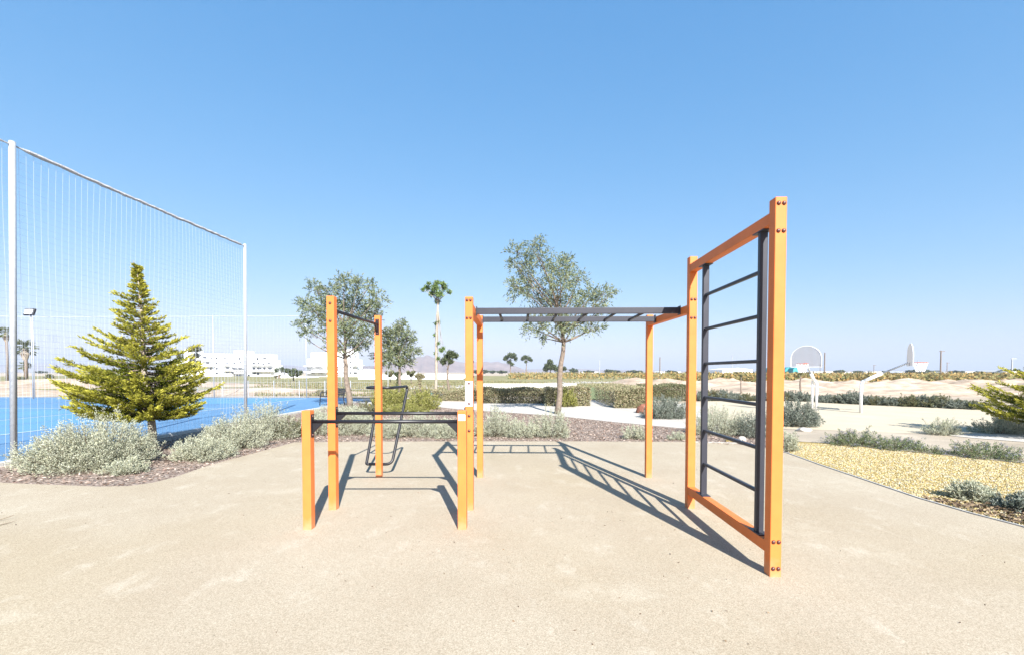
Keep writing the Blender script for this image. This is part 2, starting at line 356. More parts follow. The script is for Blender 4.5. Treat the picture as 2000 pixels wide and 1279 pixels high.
# sand mounds heightfield beyond the basketball court
def heightfield(name, x0, x1, y0, y1, nx, ny, fn, m):
    X, Y = np.meshgrid(np.linspace(x0, x1, nx), np.linspace(y0, y1, ny)); Z = fn(X, Y)
    V = np.stack([X, Y, Z], -1).reshape(-1, 3).tolist(); f = []
    for j in range(ny - 1):
        for i in range(nx - 1):
            k = j * nx + i; f.append((k, k + 1, k + nx + 1, k + nx))
    mb = MB(); mb.v = V; mb.f = f; o = mb.build(name, m, smooth=True); o['kind'] = 'structure'; return o
mnd = [(rng.uniform(13, 62), rng.uniform(32, 62), rng.uniform(1.6, 4.5), rng.uniform(.25, .75)) for _ in range(90)]
def mfn(X, Y):
    Z = np.full(X.shape, -.05)
    for mx, my, r, hh in mnd:
        d = np.sqrt(((X - mx) / r) ** 2 + ((Y - my) / (r * .9)) ** 2)
        Z = np.maximum(Z, hh * np.clip(1 - d, -.1, 1) ** 1.0)
    e = np.minimum.reduce([(X - 11) / 3, (68 - X) / 3, (Y - 28.5) / 3, (66 - Y) / 3]).clip(0, 1)
    rough = .05 * np.sin(X * 2.3 + np.sin(Y * 1.9) * 2) * np.sin(Y * 2.9 + np.sin(X * 1.3)) + .10 * np.sin(X * .5 + 1) * np.sin(Y * .45) + .12
    return (Z + rough) * e - .02 + .03 * e
heightfield('sand_mounds', 11, 68, 28.5, 66, 230, 150, mfn, G['mound'])
b1 = [(-46, 33, 9, .5), (-60, 36, 12, .7), (-33, 34, 6, .3), (-20, 33, 7, .45), (-15, 31, 4, .25), (-52, 48, 12, .9), (-75, 50, 14, 1.0), (-38, 50, 9, .5)]
def bfn(X, Y):
    Z = np.full(X.shape, -.03)
    for mx, my, r, hh in b1:
        d2 = ((X - mx) / r) ** 2 + ((Y - my) / (r * .45)) ** 2; Z = np.maximum(Z, hh * np.exp(-d2 * 1.5) - .03)
    return Z + .03 * np.sin(X * 1.9) * np.sin(Y * 2.3) * (Z > 0)
heightfield('sandy_bank', -95, -8, 27.6, 62, 160, 70, bfn, G['mound'])

# hills
def ridge(name, prof, D, depth):
    mb = MB(); pts = []
    xs = np.linspace(prof[0][0], prof[-1][0], 130); ys = np.interp(xs, [p[0] for p in prof], [p[1] for p in prof])
    rows = 9; V = []
    for j in range(rows):
        t = j / (rows - 1); prof_t = math.sin(math.pi * t) if t < .5 else math.cos(math.pi * (t - .5))
        for i, (x, y) in enumerate(zip(xs, ys)):
            p = at(x, y, D); q = at(x, 726, D)
            hh = max(0, p.z) * prof_t ** .9 * (1 + .10 * math.sin(i * .9 + j * 1.7) * (1 if j != 4 else .35)) - 2
            V.append((q.x, D + (t - .5) * depth + 40 * math.sin(i * .5 + j), hh))
    f = [(j * 130 + i, j * 130 + i + 1, (j + 1) * 130 + i + 1, (j + 1) * 130 + i) for j in range(rows - 1) for i in range(129)]
    mb.v = V; mb.f = f; o = mb.build(name, G['hill'], smooth=True); o['kind'] = 'structure'
ridge('hills', [(640, 725), (690, 713), (740, 714), (790, 706), (812, 700), (835, 693), (855, 698), (880, 700), (905, 708), (940, 706), (975, 706), (1000, 711), (1020, 719), (1040, 725)], 2600, 900)
ridge('hills', [(-200, 716), (0, 713), (60, 709), (120, 707), (200, 711), (300, 717), (400, 719), (470, 716), (530, 708), (560, 712), (610, 719), (700, 721), (900, 722), (1100, 719), (1200, 721), (1400, 724)], 4300, 1200)
ridge('hills', [(1100, 724), (1300, 722.5), (1500, 723), (1800, 722), (2000, 723), (2300, 722)], 4300, 800)

# ------------------------------------------------------------------ exercise frame
PW = .088
frame = empty('exercise_frame', (0, 5, 0), 'tall orange and black calisthenics frame with monkey bars and climbing ladder', 'exercise frame')
frame.location = (0, 0, 0)
def boltset(parent, pts, axis, r=.017):
    for p in pts: MB().dome(p, r, axis, flat=.75).build('bolt', M['bolt'], parent, smooth=True)
def post(parent, x, y, h, bolts=(), lab=None):
    o = MB().box((x + PW / 2, y + PW / 2, h / 2), (PW, PW, h)).build('post', M['orange'], parent, bevel=.006)
    if lab: o['label'] = lab
    boltset(o, bolts, (0, -1, 0)); return o
Px = {'A': (-2.21, 4.32), 'B': (-.65, 4.36), 'P': (-2.23, 4.95), 'Q': (-.65, 4.97), 'R': (-2.21, 6.51), 'S': (-.68, 6.53), 'T': (1.86, 6.58), 'U': (1.92, 5.095), 'V': (1.92, 3.40)}
def two(k, z, dx=.02): x, y = Px[k]; return [(x + PW / 2 - dx, y, z), (x + PW / 2 + dx, y, z)]
def one(k, z): x, y = Px[k]; return [(x + PW / 2, y, z)]
zV = [at(1523, 397, 3.4).z, at(1523, 451, 3.4).z, at(1512, 1058, 3.4).z, at(1512, 1110, 3.4).z]
post(frame, *Px['P'], 2.46, one('P', 2.38) + one('P', 2.18))
postQ = post(frame, *Px['Q'], 2.45, two('Q', 2.41) + two('Q', 2.21) + one('Q', 1.47) + one('Q', 1.24) + one('Q', 1.10) + one('Q', .93))
boltset(postQ, [(Px['Q'][0] + PW, Px['Q'][1] + .044, z) for z in (1.16, .93, .80, 1.55, 1.72)], (1, 0, 0), .012)
post(frame, *Px['R'], 2.44)
post(frame, *Px['S'], 2.44)
post(frame, *Px['T'], 2.45)
post(frame, *Px['U'], 2.92, two('U', 2.43) + two('U', 2.22))
post(frame, *Px['V'], 2.925, two('V', zV[0]) + two('V', zV[1]) + two('V', zV[2]) + two('V', zV[3]), 'nearest and tallest orange post with four rows of dark bolts')
def pc(k): return Vector((Px[k][0] + PW / 2, Px[k][1] + PW / 2, 0))
def obeam(a, b, z):
    a = pc(a); b = pc(b); d = (b - a).normalized() * (PW / 2 - .001)
    MB().beam(a + d + Vector((0, 0, z)), b - d + Vector((0, 0, z)), PW - .006, PW + .004).build('beam', M['orange'], frame, bevel=.005)
obeam('V', 'U', 2.787); obeam('V', 'U', .225); obeam('U', 'T', 2.33); obeam('Q', 'S', 2.335)
# overhead ladder
X0, X1 = -.565, 1.905
for yy, x1 in ((5.40, 1.915), (6.25, 1.875)):
    r_ = MB().box(((X0 + x1) / 2, yy, 2.345), (x1 - X0, .04, .075)).build('overhead_rail', M['grey_metal'], frame, bevel=.005)
    for xe in (X0 + .004, x1 - .004): MB().box((xe, yy, 2.345), (.008, .085, .105)).build('end_plate', M['grey_metal'], r_)
for xr in (-.285, .075, .435, .80, 1.165, 1.51):
    MB().tube([(xr, 5.42, 2.335), (xr, 6.23, 2.335)], .0175, 10).build('overhead_rung', M['grey_metal'], frame, smooth=True)
# wall ladder
XL = 1.967
for yy in (3.655, 4.77):
    r_ = MB().box((XL, yy, (2.742 + .271) / 2), (.062, .042, 2.742 - .271)).build('ladder_rail', M['grey_metal'], frame, bevel=.005)
    for zz in (2.739, .2745): MB().box((XL, yy, zz), (.086, .17, .009)).build('end_plate', M['grey_metal'], r_)
for z in (2.42, 2.06, 1.69, 1.33, .97, .61):
    MB().box((XL, 4.2125, z), (.036, 1.072, .030)).build('ladder_rung', M['grey_metal'], frame, bevel=.008)
# bars with gusset brackets
def gusset(parent, p, d, s=1.0):
    """p at post face, bar axis direction d (unit, away from the post)"""
    p = Vector(p); d = Vector(d); y = Vector((0, 0, 1)).cross(d)
    mb = MB(); mb.beam(p + d * .003 + Vector((0, 0, .075)), p + d * .003 + Vector((0, 0, -.155)), .006, .055) if abs(d.x) > .5 else mb.box(p + d * .003 + Vector((0, 0, -.04)), (.055, .006, .23))
    a = p + d * .006; L_ = .11
    t = [a + Vector((0, 0, -.012)), a + d * L_ + Vector((0, 0, -.012)), a + Vector((0, 0, -.12))]
    n_ = y * .012; mb.add([q + n_ for q in t] + [q - n_ for q in t], [(0, 1, 2), (5, 4, 3), (0, 3, 4, 1), (1, 4, 5, 2), (2, 5, 3, 0)])
    o = mb.build('bracket', M['black_tube'], parent)
    for z in (.055, -.135): MB().dome(p + d * .006 + Vector((0, 0, z)), .013, d, flat=.9).build('bolt', M['bolt'], parent, smooth=True)
def bar(parent, name, a, b, z, r=.019):
    a = Vector(a); b = Vector(b); a.z = b.z = z; d = (b - a).normalized()
    o = MB().tube([a, b], r, 14).build(name, M['black_tube'], parent, smooth=True)
    gusset(o, a, d); gusset(o, b, -d)
P_, Q_, R_, A_, B_ = pc('P'), pc('Q'), pc('R'), pc('A'), pc('B'); hw = PW / 2
bar(frame, 'pull_up_bar', P_ + Vector((0, hw, 0)), R_ - Vector((0, hw, 0)), 2.31)
bar(frame, 'low_bar', P_ + Vector((hw, 0, 0)), Q_ - Vector((hw, 0, 0)), 1.125)
# dip handle behind the back left post
yb = Px['R'][1] + PW; xl, xr_ = -2.39, -1.995
loop = [(-1.945, 7.36, .60 + .76), (-1.995, yb + .03, 1.36), (xl, yb + .03, 1.36), (-2.42, 7.36, 1.36)]
pts = arc([(xl + .04, yb + .03, .19), (xr_, yb + .03, .19), (-1.94, 7.38, 1.36), (-2.0, yb + .03, 1.36), (xl, yb + .03, 1.36), (-2.41, 7.38, 1.36), (xl, yb + .03, .19), (xl + .05, yb + .03, .19)], .1, 6)
dh = MB().tube(pts, .022, 12).build('dip_handle', M['black_tube'], frame, smooth=True)
for z in (1.36, .19): MB().box((R_.x, yb + .012, z), (.06, .024, .12)).build('bracket', M['black_tube'], dh)
# white plate on the middle post
pl = MB().box((Q_.x, Px['Q'][1] - .0025, 1.355), (PW - .004, .004, .285)).build('information_plate', M['plate'], frame)
pm = MB()
for i, (zz, ww) in enumerate(((1.40, .03), (1.385, .022), (1.36, .034), (1.345, .026), (1.32, .03))): pm.box((Q_.x, Px['Q'][1] - .0052, zz), (ww, .001, .005))
pm.build('lettering', M['sticker_ink'], pl)
# low bar stand
low = empty('push_up_bar_stand', (0, 0, 0), 'low stand of two short orange posts joined by one black bar', 'exercise bar')
post(low, *Px['A'], 1.215, lab='left short orange post'); post(low, *Px['B'], 1.215)
bar(low, 'low_bar', A_ + Vector((hw, 0, 0)), B_ - Vector((hw, 0, 0)), 1.10)
st = MB().box((B_.x, Px['B'][1] - .002, 1.145), (.07, .003, .06)).build('sticker', M['plate'], low)
MB().box((B_.x + .01, Px['B'][1] - .0042, 1.145), (.02, .001, .035)).build('lettering', M['sticker_ink'], st)
# recentre empties at the base of their thing
def rebase(e, loc):
    loc = Vector(loc); e.location = loc
    for ch in KIDS.get(e, []): ch.location = ch.location - loc
rebase(frame, (0, 5.1, 0)); rebase(low, (-1.4, 4.38, 0))

# ------------------------------------------------------------------ nets
def netfence(name, poles, h, label, r, mesh, wv, wh, seed=0, ropr=.034, rope_m=None, leans=None):
    e = empty(name, (*poles[0][:2], 0), label, 'net fence'); o0 = Vector((*poles[0][:2], 0))
    leans = leans or [0] * len(poles); tops = []
    for (x, y), ln in zip(poles, leans):
        b = Vector((x, y, 0)) - o0; t = b + Vector((ln, 0, h)); tops.append(t)
        p = MB().tube([b, t], r, 14).build('pole', M['galv'], e, smooth=True)
        MB().dome(t, r * 1.02, (0, 0, 1), flat=.4).build('cap', M['galv'], p, smooth=True)
    g = np.random.default_rng(seed)
    for i in range(len(poles) - 1):
        a, b = tops[i], tops[i + 1]; L_ = (b - a).length; n = int(L_ / .12); pp = []; rr = []
        for k in range(n + 1):
            t = k / n; sag = -.05 * math.sin(math.pi * t)
            pp.append(a.lerp(b, t) + Vector((g.normal() * .003, 0, sag * .4 - .05 + g.normal() * .004))); rr.append(ropr * (1 if .02 < t < .98 else .35) * g.uniform(.85, 1.15))
        MB().tube(pp, rr, 7).build('top_rope', rope_m or M['rope'], e)
        nb = MB(); nh = MB(); nv = int(L_ / mesh)
        ab = Vector((poles[i][0], poles[i][1], 0)) - o0; bb = Vector((poles[i + 1][0], poles[i + 1][1], 0)) - o0
        for k in range(1, nv):
            t = k / nv; pz = []
            for q in range(9):
                s = q / 8; lo_ = ab.lerp(bb, t); hi = a.lerp(b, t) + Vector((0, 0, -.05 * math.sin(math.pi * t) - .05))
                pz.append(lo_.lerp(hi, s) + Vector((.03 * math.sin(s * 5 + k * .12), .008 * math.sin(s * 9 + k * .8), 0)))
            nb.tube(pz, wv, 4, cap=False)
        mh = int(h / mesh)
        for k in range(1, mh):
            s = k / mh
            pz = [ab.lerp(bb, t).lerp(a.lerp(b, t) + Vector((0, 0, -.05 * math.sin(math.pi * t) - .05)), s) + Vector((.03 * math.sin(s * 5 + t * nv * .12), 0, 0)) for t in np.linspace(0, 1, 13)]
            nh.tube(pz, wh, 3, cap=False)
        tag(nb.build('net_cords', M['net'], e)); tag(nh.build('net_cross_cords', M['net_dark'], e))
    return e
netfence('net_fence', [(-9.11, 1.35), (-8.876, 7.40), (-8.64, 13.45)], 5.53, 'tall net fence on silver poles beside the blue court, nearest the camera', .046, .115, .0016, .0012, leans=[0, .14, .06])
fy = 26.9
netfence('net_fence', [(at(-120, 700, fy - 1).x, fy - 1), (at(66, 700, fy).x, fy), (at(240, 700, fy).x, fy), (at(417, 700, fy).x, fy), (at(598, 700, fy).x, fy)], 5.1,
         'distant net fence along the far side of the blue court', .026, .22, .0028, .0018, 3, .022, M['net_dark'])
# low welded mesh fence
mf = empty('mesh_fence', (-19, 27.5, 0), 'low welded mesh fence behind the far edge of the blue court', 'mesh fence')
wm = MB(); xa, xb = at(385, 760, 27.5).x, at(735, 760, 27.5).x
for k in range(int((xb - xa) / .13)): wm.box((xa + k * .13 + 19, 0, .5), (.006, .006, 1.0))
for z in (.06, .5, .97): wm.box(((xa + xb) / 2 + 19, .006, z), (xb - xa, .01, .012))
wm.build('mesh_panel', M['galv'], mf)
for k in range(8): MB().box((xa + (xb - xa) * k / 7 + 19, .03, .53), (.04, .04, 1.06)).build('fence_post', M['galv'], mf)

# floodlight
p = gp(65, 779); fl = empty('floodlight_pole', p, 'thin floodlight pole with a white square lamp behind the left net', 'floodlight')
hz = at(65, 614, p.y).z
MB().tube([(0, 0, 0), (0, 0, hz)], [.034, .025], 10).build('pole', M['galv'], fl, smooth=True)
lh = MB().box((0, -.05, hz + .12), (.60, .12, .42), Matrix.Rotation(R(-18), 3, 'X')).build('lamp_head', M['wood_black'], fl, bevel=.02)
MB().box((0, -.118, hz + .14), (.46, .03, .27), Matrix.Rotation(R(-18), 3, 'X')).build('lamp_glass', M['white'], lh)
p = gp(667, 757); sl = empty('street_lamp', p, 'slim grey street lamp with two short raised arms in front of the white building', 'street lamp')
hz = at(667, 706, p.y).z
MB().tube([(0, 0, 0), (0, 0, hz)], [.06, .04], 8).build('pole', M['galv'], sl, smooth=True)
for s in (-1, 1):
    a = MB().tube([(0, 0, hz - .05), (s * .25, 0, hz + .2)], .03, 6).build('arm', M['galv'], sl)
    MB().box((s * .38, 0, hz + .25), (.34, .14, .06)).build('lamp_head', M['galv'], a, bevel=.01)
p = gp(758, 762); s2 = empty('post', p, 'thin plain grey pole standing between the feathery trees', 'pole')
MB().tube([(0, 0, 0), (0, 0, 2.1)], .03, 8).build('shaft', M['galv'], s2)

# ------------------------------------------------------------------ bench
bp_ = gp(648, 792); bn = empty('park_bench', bp_, 'black metal park bench with slatted back beside the blue court', 'bench', rz=R(-38))
def slat(mb, y, z, rx, wd=.085): mb.box((0, y, z), (1.35, wd, .025), Matrix.Rotation(rx, 3, 'X'))
mb = MB(); [slat(mb, -.2 + k * .1, .44, 0) for k in range(5)]; mb.build('seat', M['wood_black'], bn)
mb = MB(); [slat(mb, .28 + k * .03, .54 + k * .085, R(78), .065) for k in range(4)]; mb.build('backrest', M['wood_black'], bn)
for s in (-.62, .62):
    MB().tube(arc([(s, -.27, 0), (s, -.22, .64), (s, .25, .64), (s, .24, .44), (s, .3, 0)], .06, 3), .022, 8).build('leg', M['wood_black'], bn, smooth=True)

# ------------------------------------------------------------------ hoops
def hoop(base, face, label, arm, boardz, legsep):
    """face = direction the board faces; everything modelled facing +X then turned"""
    e = empty('basketball_hoop', base, label, 'basketball hoop', 'mini basketball hoops', rz=face)
    for s in (-1, 1):
        MB().tube(arc([(0, s * legsep, 0), (0, s * legsep, 1.15), (.06, s * legsep * .4, 1.25)], .05, 3), .05, 12).build('post', M['white'], e, smooth=True)
    MB().tube([(0, 0, 1.2), (arm * .45, 0, 1.2 + (boardz + .1 - 1.2) * .5)], [.065, .06], 12).build('arm', M['white'], e, smooth=True)
    MB().tube([(arm * .42, 0, 1.2 + (boardz + .1 - 1.2) * .46), (arm, 0, boardz + .12)], .03, 10).build('arm', M['galv'], e, smooth=True)
    # fan shaped board with perforated look: rim tube + slats
    n = 20; w_, h_ = .54, .82; out = [(arm + .03, -w_, boardz), (arm + .03, -w_, boardz + .35)]
    for k in range(n + 1):
        a = math.pi * (1 - k / n); out.append((arm + .03, w_ * math.cos(a), boardz + .35 + (h_ - .35) * math.sin(a)))
    out += [(arm + .03, w_, boardz + .35), (arm + .03, w_, boardz), (arm + .03, -w_, boardz)]
    bd = MB().tube(out, .013, 8).build('board_frame', M['white'], e)
    pm = MB()
    for k in range(27):
        y = -.52 + k * .04; top = .35 + (h_ - .35) * math.sqrt(max(0, 1 - (y / w_) ** 2)); pm.box((arm + .03, y, boardz + top / 2), (.008, .024, top))
    pm.build('board_panel', M['board'], bd)
    rr = MB().tube([(arm + .32 + .2 * math.cos(a), .2 * math.sin(a), boardz + .12) for a in np.linspace(-math.pi, math.pi, 25)], .01, 6).build('rim', M['rim'], e)
    MB().box((arm + .08, 0, boardz + .12), (.09, .1, .05)).build('rim_bracket', M['rim'], rr)
    nm = MB()
    for k in range(12):
        for sg in (1, -1):
            q = []
            for j in range(4):
                a = 2 * math.pi * (k + sg * j * .5) / 12; rad = .2 - .028 * j; q.append((arm + .32 + rad * math.cos(a), rad * math.sin(a), boardz + .12 - .11 * j))
            nm.tube(q, .005, 3, cap=False)
    nm.build('net', M['white'], rr)
    return e
M['board'] = mat('perforated_board', (.46, .45, .46), .5, .04, 5)
hb = gp(1590, 803)
hoop(hb, R(-145), 'white mini basketball hoop with fan shaped board facing the camera', .78, 1.80, .075)
hb = gp(1681, 806)
hoop(hb, R(-32), 'white mini basketball hoop on a bent post, board turned edge on', 1.38, 1.83, .04)

# ------------------------------------------------------------------ vegetation builders
def shrub(name, cx, cy, rx, ry, h, n, leaf, m, label, group=None, ll=.028, lw=.0115, stems=160, spiky=.25, cat='shrub', ang=0, seedtip=.0):
    e = empty(name, (cx, cy, 0), label, cat, group, rz=ang); n = int(n * 2.7); stems = int(stems * 1.3)
    ph = rng.uniform(0, 2 * math.pi, stems); th = np.arccos(rng.uniform(.02, 1, stems)); rad = np.sin(th)
    bumps = 1 + .16 * np.sin(ph * 3 + rng.uniform(0, 6)) * rad + .12 * np.sin(ph * 5 + th * 5) + rng.normal(0, .07, stems)
    bumps += spiky * rng.random(stems) ** 3
    tip = np.stack([rx * np.cos(ph) * rad * bumps, ry * np.sin(ph) * rad * bumps, h * (np.cos(th) * .93 + .07) * bumps], 1)
    base = tip * [[.35, .35, 0]] + rng.normal(0, .02, (stems, 3)) * [[1, 1, 0]]
    mid = (tip + base) / 2 + np.stack([tip[:, 0] * .12, tip[:, 1] * .12, -tip[:, 2] * .05], 1)
    def bez(s, t): t = t[:, None]; return base[s] * (1 - t) ** 2 + mid[s] * 2 * t * (1 - t) + tip[s] * t * t
    s = rng.integers(0, stems, n); t = 1 - rng.random(n) ** 1.5 * .7
    P = bez(s, t); d = bez(s, np.minimum(t + .05, 1.05)) - P
    spread = (.16 * min(rx, ry, h * 1.5)) * (1.15 - t)[:, None]
    P = P + rng.normal(size=P.shape) * np.maximum(spread, .012); P[:, 2] = np.abs(P[:, 2]) + .004
    D = unit(d) * .9 + rng.normal(size=P.shape) * .6 + np.array([[0, 0, .15]])
    V = leafverts(P, D, ll * rng.uniform(.6, 1.3, n), lw * rng.uniform(.7, 1.3, n))
    npmesh('foliage', V, 4, m, e, tipness=(t > .84) * (np.sin(s * 1.7) > -.1) * rng.random(n) if name == 'rosemary_shrub' else None)
    sm = MB()
    for i in range(0, stems, 2):
        tt = np.array([0, .5, 1.]); sm.tube(bez(np.array([i] * 3), tt), [.006, .004, .002], 3, cap=False)
    sm.build('stems', M['twig'], e)
    return e

def tree(name, base, fork, blobs, r0, leaf_m, label, cat='tree', bark='bark', n=9000, ll=.10, lw=.026, group=None, feather=True, dy=.6, limbs=True, lean=0, core=0):
    """blobs: (x,y,z,r) in world metres"""
    base = Vector(base); fork = Vector(fork)
    e = empty(name, base, label, cat, group); tb = MB()
    k = 7; tp = [base.lerp(fork, i / k) + Vector((math.sin(i * 1.1) * r0 * .35 * (0 if i in (0, k) else 1), 0, 0)) for i in range(k + 1)]
    tb.tube([q - base for q in tp], list(np.linspace(r0 * 1.15, r0 * .7, k + 1)), 10)
    tr = tb.build('trunk', M[bark], e, smooth=True); lb = MB(); P = []; D = []
    vol = np.array([b[3] ** 2 for b in blobs]); cnt = (vol / vol.sum() * n / 14).astype(int) + 3
    cw = np.average(np.array([b[:3] for b in blobs]), axis=0, weights=vol); zt = max(b[2] for b in blobs); lead = fork.lerp(Vector((cw[0], cw[1], max(cw[2], fork.z + .1))), .85); fork0 = fork
    if limbs: lb.tube([fork - base, fork.lerp(lead, .5) + Vector((.03, 0, 0)) - base, lead - base], [r0 * .66, r0 * .5, r0 * .3], 8)
    for (bx, by, bz, br), c in zip(blobs, cnt):
        cpt = Vector((bx, by, bz)); fr = (bz - fork0.z) / max(.1, zt - fork0.z) - .28 + rng.uniform(-.08, .12)
        fork = fork0.lerp(lead, min(1, max(0, fr * 1.3))); L_ = (cpt - fork).length
        if limbs:
            mid = fork.lerp(cpt, .5) + Vector((rng.normal() * .06 * L_, rng.normal() * .06 * L_, -.03 * L_ + .08 * L_ * rng.normal()))
            q = [fork * (1 - t) ** 2 + mid * 2 * t * (1 - t) + cpt * t * t - base for t in np.linspace(0, 1, 6)]
            lb.tube(q, list(np.linspace(r0 * .30, r0 * .07, 6)), 6)
            for _ in range(min(6, c // 5)):
                v = Vector(rng.normal(size=3)).normalized() * br * .75
                a = q[4] if rng.random() < .5 else q[5]; lb.tube([a, a + v * .55 + Vector((0, 0, .04 * br)), cpt - base + v], [r0 * .12, r0 * .07, r0 * .03], 4)
        u = unit(rng.normal(size=(c, 3))) * (rng.random((c, 1)) ** .4) * br * .64 * [[1, 1, .8]]
        start = np.array(cpt - base) + u; dr = unit(u + rng.normal(size=u.shape) * .35 * br + np.array([[0, 0, .12 * br]]))
        m_ = 14; L2 = br * .85 + .14
        if feather:
            t = np.tile(np.linspace(.05, 1, m_), c); s = np.repeat(np.arange(c), m_)
            pos = start[s] + dr[s] * (t * L2 * .8)[:, None] + np.array([[0, 0, -1]]) * (t ** 2 * L2 * .18)[:, None] + rng.normal(size=(c * m_, 3)) * .016
            dd = dr[s] * .9 + rng.normal(size=pos.shape) * .55 + np.array([[0, 0, -.15]])
        else:
            s = np.repeat(np.arange(c), m_); pos = start[s] + rng.normal(size=(c * m_, 3)) * br * .18; dd = rng.normal(size=pos.shape)
        P.append(pos); D.append(dd)
    P = np.concatenate(P); D = np.concatenate(D)
    V = leafverts(P, D, ll * rng.uniform(.6, 1.35, len(P)), lw * rng.uniform(.7, 1.3, len(P)))
    npmesh('crown', V, 4, M[leaf_m], e)
    if lb.v: lb.build('limb', M[bark], e, smooth=True)
    return e
def pxb(lst, Y, spread=.5):
    out = []
    for x, y, r in lst:
        rr = r * Y / F; q = at(x, y, Y + rng.uniform(-1, 1) * spread); out.append((q.x, q.y, q.z, rr))
    return out

def conifer(name, base, h, rmax, label, seed, n_br=150, asym=.19):
    g = np.random.default_rng(seed); e = empty(name, base, label, 'conifer')
    tp = [Vector((.03 * math.sin(i * .9) - .022 * i, .02 * math.sin(i * 1.3), h * i / 10)) for i in range(11)]; tp[-1].x -= .09; tp[-2].x -= .02
    MB().tube(tp, [.085, .07, .06, .052, .046, .04, .033, .026, .018, .011, .004], 8).build('trunk', M['pale_bark'], e, smooth=True)
    bm_ = MB(); P = []; D = []; A = []; LL = []
    for i in range(n_br):
        u = (i + g.random()) / n_br; zf = .185 + .785 * u ** 1.4
        z = h * zf; env = rmax * float(np.interp(zf, [.15, .2, .3, .38, .45, .5, .56, .68, .79, .9, 1], [.5, .85, 1.0, 1., .86, .66, .54, .35, .19, .08, .015]))
        up = zf > .47
        aa = i * 2.39996; env *= 1 - asym * math.cos(aa)
        L_ = env * (g.uniform(.72, 1.05) if not up else g.uniform(.5, 1.25)); az = i * 2.39996 + g.normal() * .3
        if up and zf < .85 and g.random() < .12: L_ *= 1.4
        el = R(g.uniform(0, 14) if not up else g.uniform(6, 26)); d = np.array([math.cos(az) * math.cos(el), math.sin(az) * math.cos(el), math.sin(el)])
        o = np.array([-.22 * zf, 0, z]); K = 8
        def pt(t): return o + d * L_ * t + np.array([0, 0, 1.]) * L_ * (-.13 * math.sin(t * 2.6) + (.12 if not up else .03) * t * t)
        bm_.tube([pt(t) for t in np.linspace(0, 1, K)], list(np.linspace(.013, .003, K)), 4)
        ns = max(5, int(L_ * (34 if not up else 24))); side = np.cross(d, [0, 0, 1.]); side /= np.linalg.norm(side)
        for s in range(ns):
            t = .16 + .84 * (s + g.random()) / ns; w_ = (L_ * .24 if not up else L_ * .2) * (1.12 - t) ** .6 * min(1, t * 2.4) + .03 * min(1, L_ / .4)
            sg = 1 if s % 2 else -1; dirn = d * .95 + side * sg * g.uniform(.35, .85) + np.array([0, 0, g.uniform(-.05, .45)]); dirn /= np.linalg.norm(dirn)
            nn = 17; tt = g.random(nn) ** .8
            pos = pt(t)[None] + dirn[None] * (tt * w_)[:, None] + g.normal(size=(nn, 3)) * .010
            P.append(pos); D.append(np.tile(dirn, (nn, 1)) * 1.0 + g.normal(size=(nn, 3)) * .32 + [[0, 0, .25]])
            A.append(np.clip(-.25 + 1.35 * t * (.55 + .6 * tt) + (.22 if up else 0) + g.normal(0, .14, nn), 0, 1)); LL.append(np.full(nn, .06))  # golden growth at the tips; crown shade painted into the inner sprays
    P = np.concatenate(P); D = np.concatenate(D); A = np.concatenate(A); LL = np.concatenate(LL)
    V = leafverts(P, D, LL * g.uniform(.6, 1.3, len(P)), .017 * g.uniform(.7, 1.3, len(P)))
    npmesh('crown', V, 4, M['gold'], e, tipness=A); bm_.build('limb', M['bark'], e)
    return e

def hedge(name, x0, x1, y0, y1, h, label, m='hedge_leaf', n=5000, ll=.06, lw=.03, group=None):
    e = empty(name, ((x0 + x1) / 2, (y0 + y1) / 2, 0), label, 'hedge', group); dx, dy = (x1 - x0) / 2, (y1 - y0) / 2; n = int(n * 1.7); ll *= 1.35; lw *= 1.35
    P = rng.uniform(-1, 1, (n, 3)) * [[dx, dy, 1]]; P[:, 2] = rng.uniform(0, h, n)
    k = rng.random(n); P[k < .35, 2] = h - np.abs(rng.normal(0, .03, (k < .35).sum())); f = (k >= .35) & (k < .75); P[f, 1] = -dy + np.abs(rng.normal(0, .05, f.sum()))
    f = (k >= .75) & (k < .85); P[f, 0] = np.sign(P[f, 0]) * (dx - np.abs(rng.normal(0, .04, f.sum())))
    P[:, 2] += .05 * np.sin(P[:, 0] * 3) * (P[:, 2] > h * .7); P += rng.normal(size=P.shape) * .03; P[:, 2] = np.abs(P[:, 2])
    V = leafverts(P, rng.normal(size=P.shape) + [[0, 0, .3]], ll * rng.uniform(.6, 1.3, n), lw)
    npmesh('foliage', V, 4, M[m], e)
    sm = MB()
    for _ in range(int(40 + dx * 20)):
        x, y = rng.uniform(-dx, dx) * .95, rng.uniform(-dy, dy) * .9; sm.tube([(x, y, 0), (x + rng.normal() * .06, y + rng.normal() * .06, h * .55), (x + rng.normal() * .1, y + rng.normal() * .1, h * .92)], [.012, .008, .004], 3, cap=False)
    sm.build('stems', M['twig'], e); return e

# ------------------------------------------------------------------ conifers
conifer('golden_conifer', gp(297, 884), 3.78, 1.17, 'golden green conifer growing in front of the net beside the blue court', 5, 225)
cpos = at(2100, 850, 10.6); conifer('golden_conifer', (cpos.x, 10.6, 0), 2.4, 1.6, 'golden conifer cut off by the right edge, behind the cream court', 11, 120)

